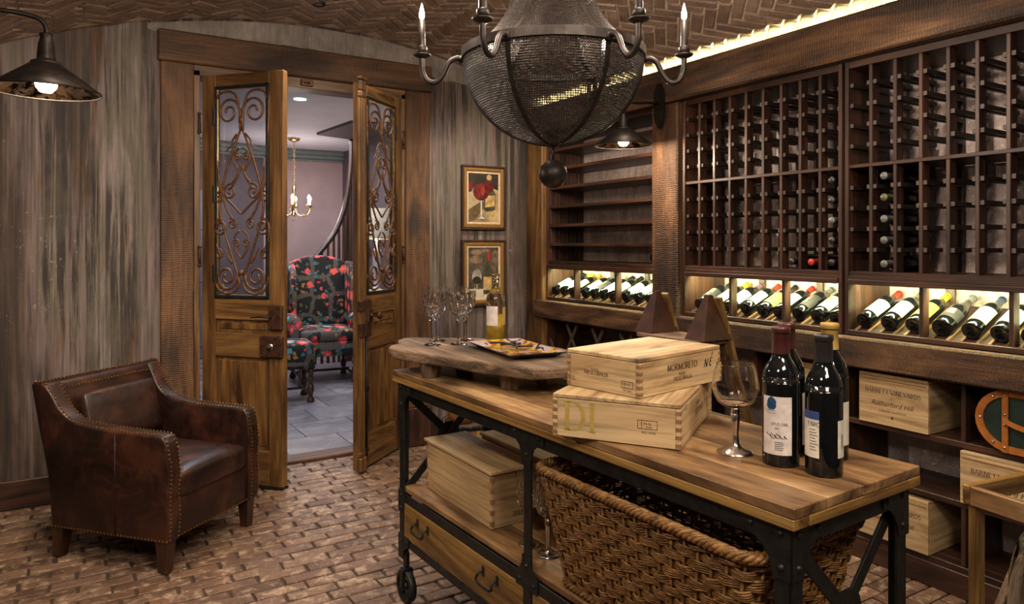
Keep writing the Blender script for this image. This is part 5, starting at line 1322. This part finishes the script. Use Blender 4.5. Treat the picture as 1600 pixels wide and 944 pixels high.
for nm, z, rr, tr_, cnt, tn_ in (('rim_braid', bh-.002, .010, .0058, 5, 30), ('foot_braid', .010, .007, .0055, 3, 40)):
    q = MB(); pts, nr = bpath(z, 240)
    for c in range(cnt):
        q.tube([(p[0]+n_[0]*rr*math.cos(2*PI*(i/240*tn_+c/cnt)), p[1]+n_[1]*rr*math.cos(2*PI*(i/240*tn_+c/cnt)), z+rr*.9*math.sin(2*PI*(i/240*tn_+c/cnt))) for i, (p, n_) in enumerate(zip(pts, nr))], tr_, 5, closed=True)
    q.build(nm, M['wicker'], bk)
MB().box((-bwid+.01, -bl+.01, .004), (bwid-.01, bl-.01, .012)).build('basket_bottom', M['wicker'], bk)

# ================================================================== LEATHER ARMCHAIR
AC = thing('armchair', 'dark brown leather armchair with brass nailheads and short wooden legs', 'chair', (.345, 3.80, 0), math.atan2(.6647, .747))
def bev_prism(poly, d0, d1, plane, off, seg, nm, m, parent, taper=None):
    mb = MB().prism(poly, d0, d1, plane, smooth=True); me = mb.mesh(nm, m)
    bm = bmesh.new(); bm.from_mesh(me); bmesh.ops.recalc_face_normals(bm, faces=bm.faces)
    ed = [e for e in bm.edges if len(e.link_faces) == 2 and e.calc_face_angle(0) > R(50)]
    bmesh.ops.bevel(bm, geom=ed, offset=off, segments=seg, profile=.5, affect='EDGES')
    for f_ in bm.faces: f_.smooth = True
    if taper:
        for v_ in bm.verts: taper(v_)
    bm.to_mesh(me); bm.free(); return link(nm, me, parent)
def lean(v_):          # flare outwards and backwards with height behind the arms
    t = max(0, min(1, (v_.co.y - .02)/.32))*max(0, (v_.co.z-.35))/.45
    v_.co.x *= 1 + .12*t
side_top = [(q.x, q.y) for q in catmull([(-.325,.54,0),(-.310,.582,0),(-.27,.596,0),(-.10,.600,0),(.06,.608,0),(.17,.628,0),(.24,.675,0),(.285,.745,0),(.315,.790,0)], 4)]
side_back = [(.345,.800),(.385,.798),(.392,.785),(.37,.60),(.335,.38),(.315,.137)]
side = [(-.330,.137),(-.336,.25),(-.330,.34),(-.338,.43)] + side_top + side_back
for sx in (-1, 1):
    bev_prism(side, sx*.232, sx*.308, 'yz', .012, 3, 'arm', M['leather'], AC, lean)
bev_prism([(.235,.137),(.315,.137),(.335,.38),(.37,.60),(.392,.785),(.385,.798),(.345,.800),(.315,.785),(.29,.60),(.25,.38)], -.262, .262, 'yz', .012, 3, 'backrest', M['leather'], AC, lean)
MB().rbox((0, -.02, .225), (.47, .60, .175), .012, 5).build('seat_base', M['leather'], AC)
MB().rbox((0, -.055, .365), (.462, .555, .125), .035, 9, .022).build('seat_cushion', M['leather'], AC)
bkM = Matrix.Translation((0, .235, .60)) @ Matrix.Rotation(R(-14), 4, 'X')
MB().rbox((0,0,0), (.44, .09, .27), .04, 8, 0, bkM).build('back_cushion', M['leather'], AC)
# nailheads
nl = MB()
def nails(pts, sp=.0185, nrm=None):
    P_ = [Vector(p) for p in pts]; d = 0; nxt = 0
    for a, b in zip(P_[:-1], P_[1:]):
        L = (b-a).length
        while nxt <= d+L:
            p = a + (b-a)*((nxt-d)/L); nl.rbox(p, (.0105,)*3, .0052, 2); nxt += sp
        d += L
for sx in (-1, 1):
    def fl(x, y, z):
        t = max(0, min(1, (y-.02)/.32))*max(0, z-.35)/.45; return (x*(1+.12*t), y, z)
    top = [p for p in side_top if p[0] > -.33]
    # along the arm and up the back, two rows
    for x in (.298, .243): nails([fl(sx*x, y-.0, z+.001) for y, z in [(-.332,.50)]+top], nrm=None)
    for x in (.296, .245): nails([(sx*x, y-.001, z) for y, z in ((-.330,.155),(-.337,.25),(-.331,.34),(-.339,.43),(-.334,.50))])
    nails([(sx*.3085, y, .150) for y in (-.325, .31)])
    nails([fl(sx*.300, y, z) for y, z in ((.318,.795),(.345,.803),(.385,.801))])
nails([(-.235, -.3215, .150), (.235, -.3215, .150)])
nails([fl(-.30, .335, .803), fl(.30, .335, .803)]); nails([fl(-.24, .305, .762), fl(.24, .305, .762)])
nails([fl(-.24, .305, .762), fl(-.24, .262, .66)]); nails([fl(.24, .305, .762), fl(.24, .262, .66)])
o = nl.build('nailhead_trim', M['brass'], AC); o['kind'] = 'stuff'
pp = MB()
for sx in (-1, 1): pp.tube([(sx*.3105, -.05, .14), (sx*.3105, -.05, .585)], .0022, 6)
pp.build('seam', M['leather'], AC)
for sx in (-1, 1):
    for sy in (-1, 1):
        q = MB(); v = []
        for z, h in ((0, .020), (.137, .029)):
            for a_, b_ in ((-1,-1),(1,-1),(1,1),(-1,1)): v.append((sx*.270+a_*h, sy*.285+b_*h+(.0 if sy < 0 else (.02 if z == 0 else 0)), z))
        q.add(v, [(3,2,1,0),(4,5,6,7)]+[(i,(i+1)%4,(i+1)%4+4,i+4) for i in range(4)]).build('leg', M['walnut'], AC)

# ================================================================== A-FRAME LADDER SHELF
LD = thing('ladder_shelf', 'reddish brown wooden A-frame ladder shelf standing between table and racks', 'ladder shelf', (2.40, 2.40, 0))
for e, yy in ((1, .165), (-1, -.165)):
    MB().beam((.022, yy-.03, 1.185), (.44, yy-.03, .004), .045, .020, up=(1.0, 0, .4), ch=.002).build('leg', M['honey_z'], LD)
    MB().beam((-.08, yy, .985), (-.44, yy, .004), .060, .022, up=(-1.0, 0, .4), ch=.002).build('leg', M['rack_z'], LD)
    MB().beam((.08, yy+.02, .985), (.43, yy+.02, .004), .050, .022, up=(1.0, 0, .4), ch=.002).build('leg', M['beam_z'], LD)
    v = []
    for hx, hy, z in ((.090, .058, .999), (.012, .012, 1.195)): v += [(a*hx, yy+b*hy, z) for a, b in ((-1,-1),(1,-1),(1,1),(-1,1))]
    MB().add(v, [(3,2,1,0),(4,5,6,7)]+[(i,(i+1)%4,(i+1)%4+4,i+4) for i in range(4)]).build('peaked_bracket', cmx('red_stained_wood', (.042,.014,.007), .5, var=.5, sc_=12), LD)
for z, hw in ((.998, .10), (.62, .20), (.24, .34)):
    MB().box((-hw, -.20, z-.02), (hw, .20, z), ch=.003).build('shelf_board', M['old_y'], LD)

# ================================================================== DEMIJOHN IN TIMBER STAND
DS = thing('demijohn_stand', 'pale timber frame stand around the glass demijohn', 'stand', (2.325, .842, 0), R(-8))
h = .178; zt = .735
for sx in (-1, 1):
    for sy in (-1, 1):
        MB().box((sx*(h-.012)-.017, sy*(h-.012)-.014, 0), (sx*(h-.012)+.017, sy*(h-.012)+.014, zt-.055), ch=.003).build('leg', M['honey_z'], DS)
for s in (-1, 1):
    MB().box((-h-.012, s*(h+.004)-.010, zt-.055), (h+.012, s*(h+.004)+.010, zt), ch=.003).build('top_rail', M['honey_x'], DS)
    MB().box((s*(h+.004)-.010, -h+.008, zt-.055), (s*(h+.004)+.010, h-.008, zt), ch=.003).build('top_rail', M['honey_y'] if s > 0 else M['top_y'], DS)
    MB().box((-h, s*(h-.03)-.012, .06), (h, s*(h-.03)+.012, .10), ch=.003).build('lower_rail', M['old_x'], DS)
MB().beam((-h+.03, h-.03, .30), (h-.03, h-.03, .70), .022, .03, ch=.002).build('diagonal_brace', M['old_z'], DS)
MB().box((-h+.0, -h+.04, .10), (h-.0, h-.04, .115)).build('base_board', M['old_x'], DS)
DJ = thing('demijohn', 'large pale green glass demijohn with orange lettering inside the timber stand', 'bottle', (2.325, .842, .116))
prf = [(0,.012),(.08,.004),(.12,0),(.142,.02),(.155,.08),(.160,.18),(.158,.30),(.150,.40),(.128,.475),(.09,.525),(.05,.555),(.032,.575),(.028,.64),(.036,.645),(.036,.665),(.030,.668),(.022,.66),(.022,.58)]
prf = [(q.x, q.y) for q in catmull([(a, b, 0) for a, b in prf], 3)]
MB().lathe([(max(0, a), b) for a, b in prf], 48).build('glass_body', M['demijohn'], DJ)
q = MB(); om = cmx('orange_paint', (.42,.10,.02), .6)
put_cyl(q, letters('VINO', .06, .16, .07), .1615, math.atan2(-.842, -2.325)+R(-8), .215)
put_cyl(q, flourish(.14, .05, 7), .1595, math.atan2(-.842, -2.325)+R(0), .30); put_cyl(q, flourish(.12, .05, 6, 3), .1565, math.atan2(-.842, -2.325)+R(4), .35)
q.build('painted_letters', om, DJ)

# ================================================================== BARREL AND JUG BEYOND THE TABLE
br = thing('barrel', 'small pale wooden keg with studded dark band beyond the table', 'barrel', (2.14, 4.02, 0))
for k in range(18):
    a0, a1 = 2*PI*k/18+.01, 2*PI*(k+1)/18-.01
    MB().lathe([(.150,.006),(.165,.12),(.168,.17),(.160,.30),(.148,.30),(.150,.17),(.138,.006),(.150,.006)], 3, a0=a0, a1=a1, smooth=False).build('stave', M['honey_z'], br)
for z, r_ in ((.05, .158), (.285, .1625)):
    MB().lathe([(r_-.002,z-.018),(r_+.003,z-.018),(r_+.003,z+.018),(r_-.002,z+.018)], 36).build('hoop', M['iron'], br)
q = MB()
for k in range(16): a = 2*PI*k/16; q.rbox((.166*math.cos(a), .166*math.sin(a), .285), (.010,)*3, .005, 2)
q.build('studs', M['nickel'], br)
MB().lathe([(0,.27),(.148,.27),(.148,.285),(0,.285)], 30).build('barrel_head', M['casing_x'], br)
jg = thing('jug', 'glossy amber-brown jug standing on the small keg', 'jug', (2.10, 4.03, .2855))
MB().lathe([(0,0),(.06,0),(.085,.03),(.09,.06),(.07,.10),(.035,.125),(.025,.14),(.026,.17),(.034,.18),(.028,.18),(.02,.17)], 28).build('body', cmx('amber_glaze', (.20,.07,.02), .15, coat=.5), jg)
MB().tube(catmull([(-.028,0,.165),(-.07,0,.16),(-.09,0,.12),(-.082,0,.08)], 6), .008, 8).build('handle', cmx('amber_glaze', (.20,.07,.02), .15), jg)

# ================================================================== HALLWAY FURNITURE
FL = M['floral']
wc = thing('wingback_chair', 'wingback chair in black floral tapestry beyond the open doors', 'chair', (2.22, 7.42, 0), R(-6))
def crest(x): return 1.30 - .05*min(1, abs(x)/.30)**2.2*1.6
bp = [(-.29,.46)] + [(x, crest(x)) for x in [-.29+.58*i/14 for i in range(15)]] + [(.29,.46)]
bev_prism(bp, .22, .36, 'xz', .03, 3, 'backrest', FL, wc)
for sx in (-1, 1):
    wp = [(-.06,.66),(-.10,.85),(-.09,1.05),(-.02,1.17),(.10,1.235),(.26,1.24),(.30,.60),(.10,.60)]
    bev_prism(wp, sx*.275, sx*.345, 'yz', .025, 3, 'wing', FL, wc)
    MB().lathe([(0,-.33),(.075,-.33),(.085,-.30),(.085,.26),(0,.28)], 20, M=Matrix.Translation((sx*.34, -.02, .63)) @ Matrix.Rotation(R(90), 4, 'X')).build('rolled_arm', FL, wc)
    MB().rbox((sx*.33, -.02, .45), (.10, .60, .34), .03, 4).build('arm_panel', FL, wc)
    q = MB()
    for k in range(18): q.rbox((sx*.275, -.328, .30+k*.019), (.011,)*3, .0055, 2)
    for k in range(20): q.rbox((sx*.29, -.105+.0006*k, .68+k*.024), (.011,)*3, .0055, 2)
    q.build('nailheads', M['brass'], wc)['kind'] = 'stuff'
MB().rbox((0, -.02, .36), (.60, .62, .16), .03, 4).build('seat_base', FL, wc); MB().rbox((0, -.06, .49), (.56, .56, .13), .05, 6, .015).build('seat_cushion', FL, wc)
turned = [(0,0),(.030,0),(.036,.012),(.030,.035),(.018,.05),(.022,.075),(.034,.11),(.026,.15),(.016,.17),(.026,.20),(.026,.215),(.018,.23),(.030,.27),(.030,.30),(0,.30)]
for sx in (-1, 1):
    for sy in (-1, 1): MB().lathe(turned, 16, (sx*.27, sy*.27-.02, 0)).build('leg', M['walnut'], wc)
    MB().tube([(sx*.27, -.29, .08), (sx*.27, .25, .08)], .013, 8).build('stretcher', M['walnut'], wc)
MB().tube([(-.27, -.02, .10), (.27, -.02, .10)], .013, 8).build('stretcher', M['walnut'], wc)
ot = thing('ottoman', 'matching floral ottoman on turned legs in front of the wingback chair', 'ottoman', (1.62, 6.60, 0), R(-6))
MB().rbox((0,0,.435), (.50, .44, .20), .05, 6, .02).build('cushion', FL, ot); MB().rbox((0,0,.35), (.49, .43, .10), .02, 4).build('apron', FL, ot)
for sx in (-1, 1):
    for sy in (-1, 1): MB().lathe(turned, 16, (sx*.205, sy*.175, 0)).build('leg', M['walnut'], ot)
    MB().tube(catmull([(sx*.205, -.175, .09), (sx*.16, 0, .10), (sx*.205, .175, .09)], 5), .012, 8).build('stretcher', M['walnut'], ot)
MB().tube([(-.17, 0, .10), (.17, 0, .10)], .012, 8).build('stretcher', M['walnut'], ot)
# small chandelier
hc = thing('candle_chandelier', 'small gilt candle chandelier with crystal swags lit in the hallway', 'chandelier', (2.33, 9.0, 0)); hc.scale = (1.3, 1.3, 1)
MB().lathe([(0,2.745),(.06,2.743),(.05,2.72),(.012,2.70),(0,2.70)], 20).build('canopy', M['brass'], hc)
q = MB(); z = 2.70; k = 0
while z > 2.16:
    Rm = Matrix.Rotation(R(90*(k % 2)), 4, 'Z'); q.tube([Rm @ Vector((.010*math.cos(2*PI*i/8), 0, z-.02+.022*math.sin(2*PI*i/8))) for i in range(8)], .0028, 4, closed=True); z -= .036; k += 1
q.build('chain', M['brass'], hc)
MB().lathe([(0,2.17),(.012,2.16),(.02,2.10),(.012,2.02),(.03,1.96),(.012,1.90),(.02,1.80),(0,1.77)], 16).build('stem', M['brass'], hc)
for k in range(6):
    a = R(60*k+10); ca, sa = math.cos(a), math.sin(a)
    q = MB().tube([(p.x*ca, p.x*sa, p.z) for p in catmull([(.01,0,1.84),(.06,0,1.78),(.13,0,1.79),(.165,0,1.86),(.165,0,1.90)], 5)], .006, 8)
    q.lathe([(0,1.895),(.024,1.90),(.026,1.91),(0,1.91)], 12, (.165*ca, .165*sa, 0)); ar = q.build('arm', M['brass'], hc)
    MB().lathe([(.010,1.91),(.010,1.98),(0,1.98)], 10, (.165*ca, .165*sa, 0)).build('candle_sleeve', M['lampshade'], ar)
    MB().lathe([(.006,1.98),(.013,1.99),(.012,2.005),(.004,2.03),(0,2.04)], 10, (.165*ca, .165*sa, 0)).build('bulb', M['hallbulb'], ar)
    a2 = R(60*k+70); q = MB()
    for i in range(9):
        t = i/8; x = .165*((1-t)*ca+t*math.cos(a2)); y = .165*((1-t)*sa+t*math.sin(a2)); q.rbox((x*1.05, y*1.05, 1.895-.10*4*t*(1-t)), (.011,)*3, .0055, 2)
    q.build('crystal_swag', M['glass'], hc)
MB().rbox((0,0,1.72), (.03,.03,.035), .015, 4).build('crystal_drop', M['glass'], hc)
# stair rail behind the wingback chair
sr_ = thing('stair_railing', 'dark curved wooden stair railing with balusters behind the wingback chair', 'railing', (2.6, 8.3, 0))
hr = catmull([(-.42,.12,1.06),(-.22,.11,1.22),(-.06,.10,1.40),(.08,.10,1.60),(.19,.10,1.90),(.25,.10,2.30),(.27,.10,2.7)], 8)
MB().tube(hr, .032, 10).build('handrail', M['walnut'], sr_)
for k in range(2, len(hr)-6, 4):
    p = hr[k]; MB().lathe([(.018,0),(.018,.3),(.028,.4),(.016,.55),(.022,.8),(.014,p.z-.03)], 10, (p.x, p.y, 0)).build('baluster', M['walnut'], sr_)
# console with lamp
cn = thing('console_table', 'dark console table with blue-grey doors seen through the right door', 'table', (2.82, 6.88, 0), R(0))
MB().box((-.32,-.16,.90), (.28,.16,.94), ch=.004).build('top', cmx('marble', (.5,.52,.56), .3), cn); MB().box((-.30,-.14,.06), (.26,.14,.90), ch=.004).build('body', M['hall_blue'], cn)
for sx in (-.15, .11): MB().box((sx-.12,-.15,.15), (sx+.12,-.14,.80), ch=.003).build('door', M['hall_blue'], cn)
MB().box((-.29,-.13,0), (.25,.13,.06)).build('plinth', M['walnut'], cn)
lm = thing('table_lamp', 'table lamp with cream linen drum shade on the hallway console', 'lamp', (2.62, 6.9, .9405))
MB().lathe([(0,0),(.075,0),(.075,.02),(.035,.03),(.032,.10),(.045,.12),(.040,.40),(.045,.42),(.012,.45),(.012,.50),(0,.50)], 24).build('base', cmx('pale_marble', (.62,.58,.58), .3), lm)
MB().lathe([(.235,.54),(.205,.84),(.203,.84),(.233,.54)], 36).build('lamp_shade', M['lampshade'], lm)
MB().lathe([(.228,.535),(.237,.535),(.237,.545),(.228,.545),(.228,.535)], 36).build('shade_trim', M['brass'], lm)
MB().lathe([(0,.50),(.03,.54),(.03,.58),(0,.62)], 12).build('bulb', M['hallbulb'], lm)
light('lamp_light', 'POINT', (2.62, 6.9, 1.60), 6, (1,.8,.6), size=.04)
dlx = MB().lathe([(.0,-.004),(.055,-.004),(.055,0)], 24).build('downlight', M['can'])
dlx.location = (1.75, 6.55, HC-.001); tag(dlx, 'round lit downlight in the hallway ceiling', 'light')
print('objects', len(bpy.data.objects), 'tris', sum(len(o.data.polygons) for o in bpy.data.objects if o.type == 'MESH'))
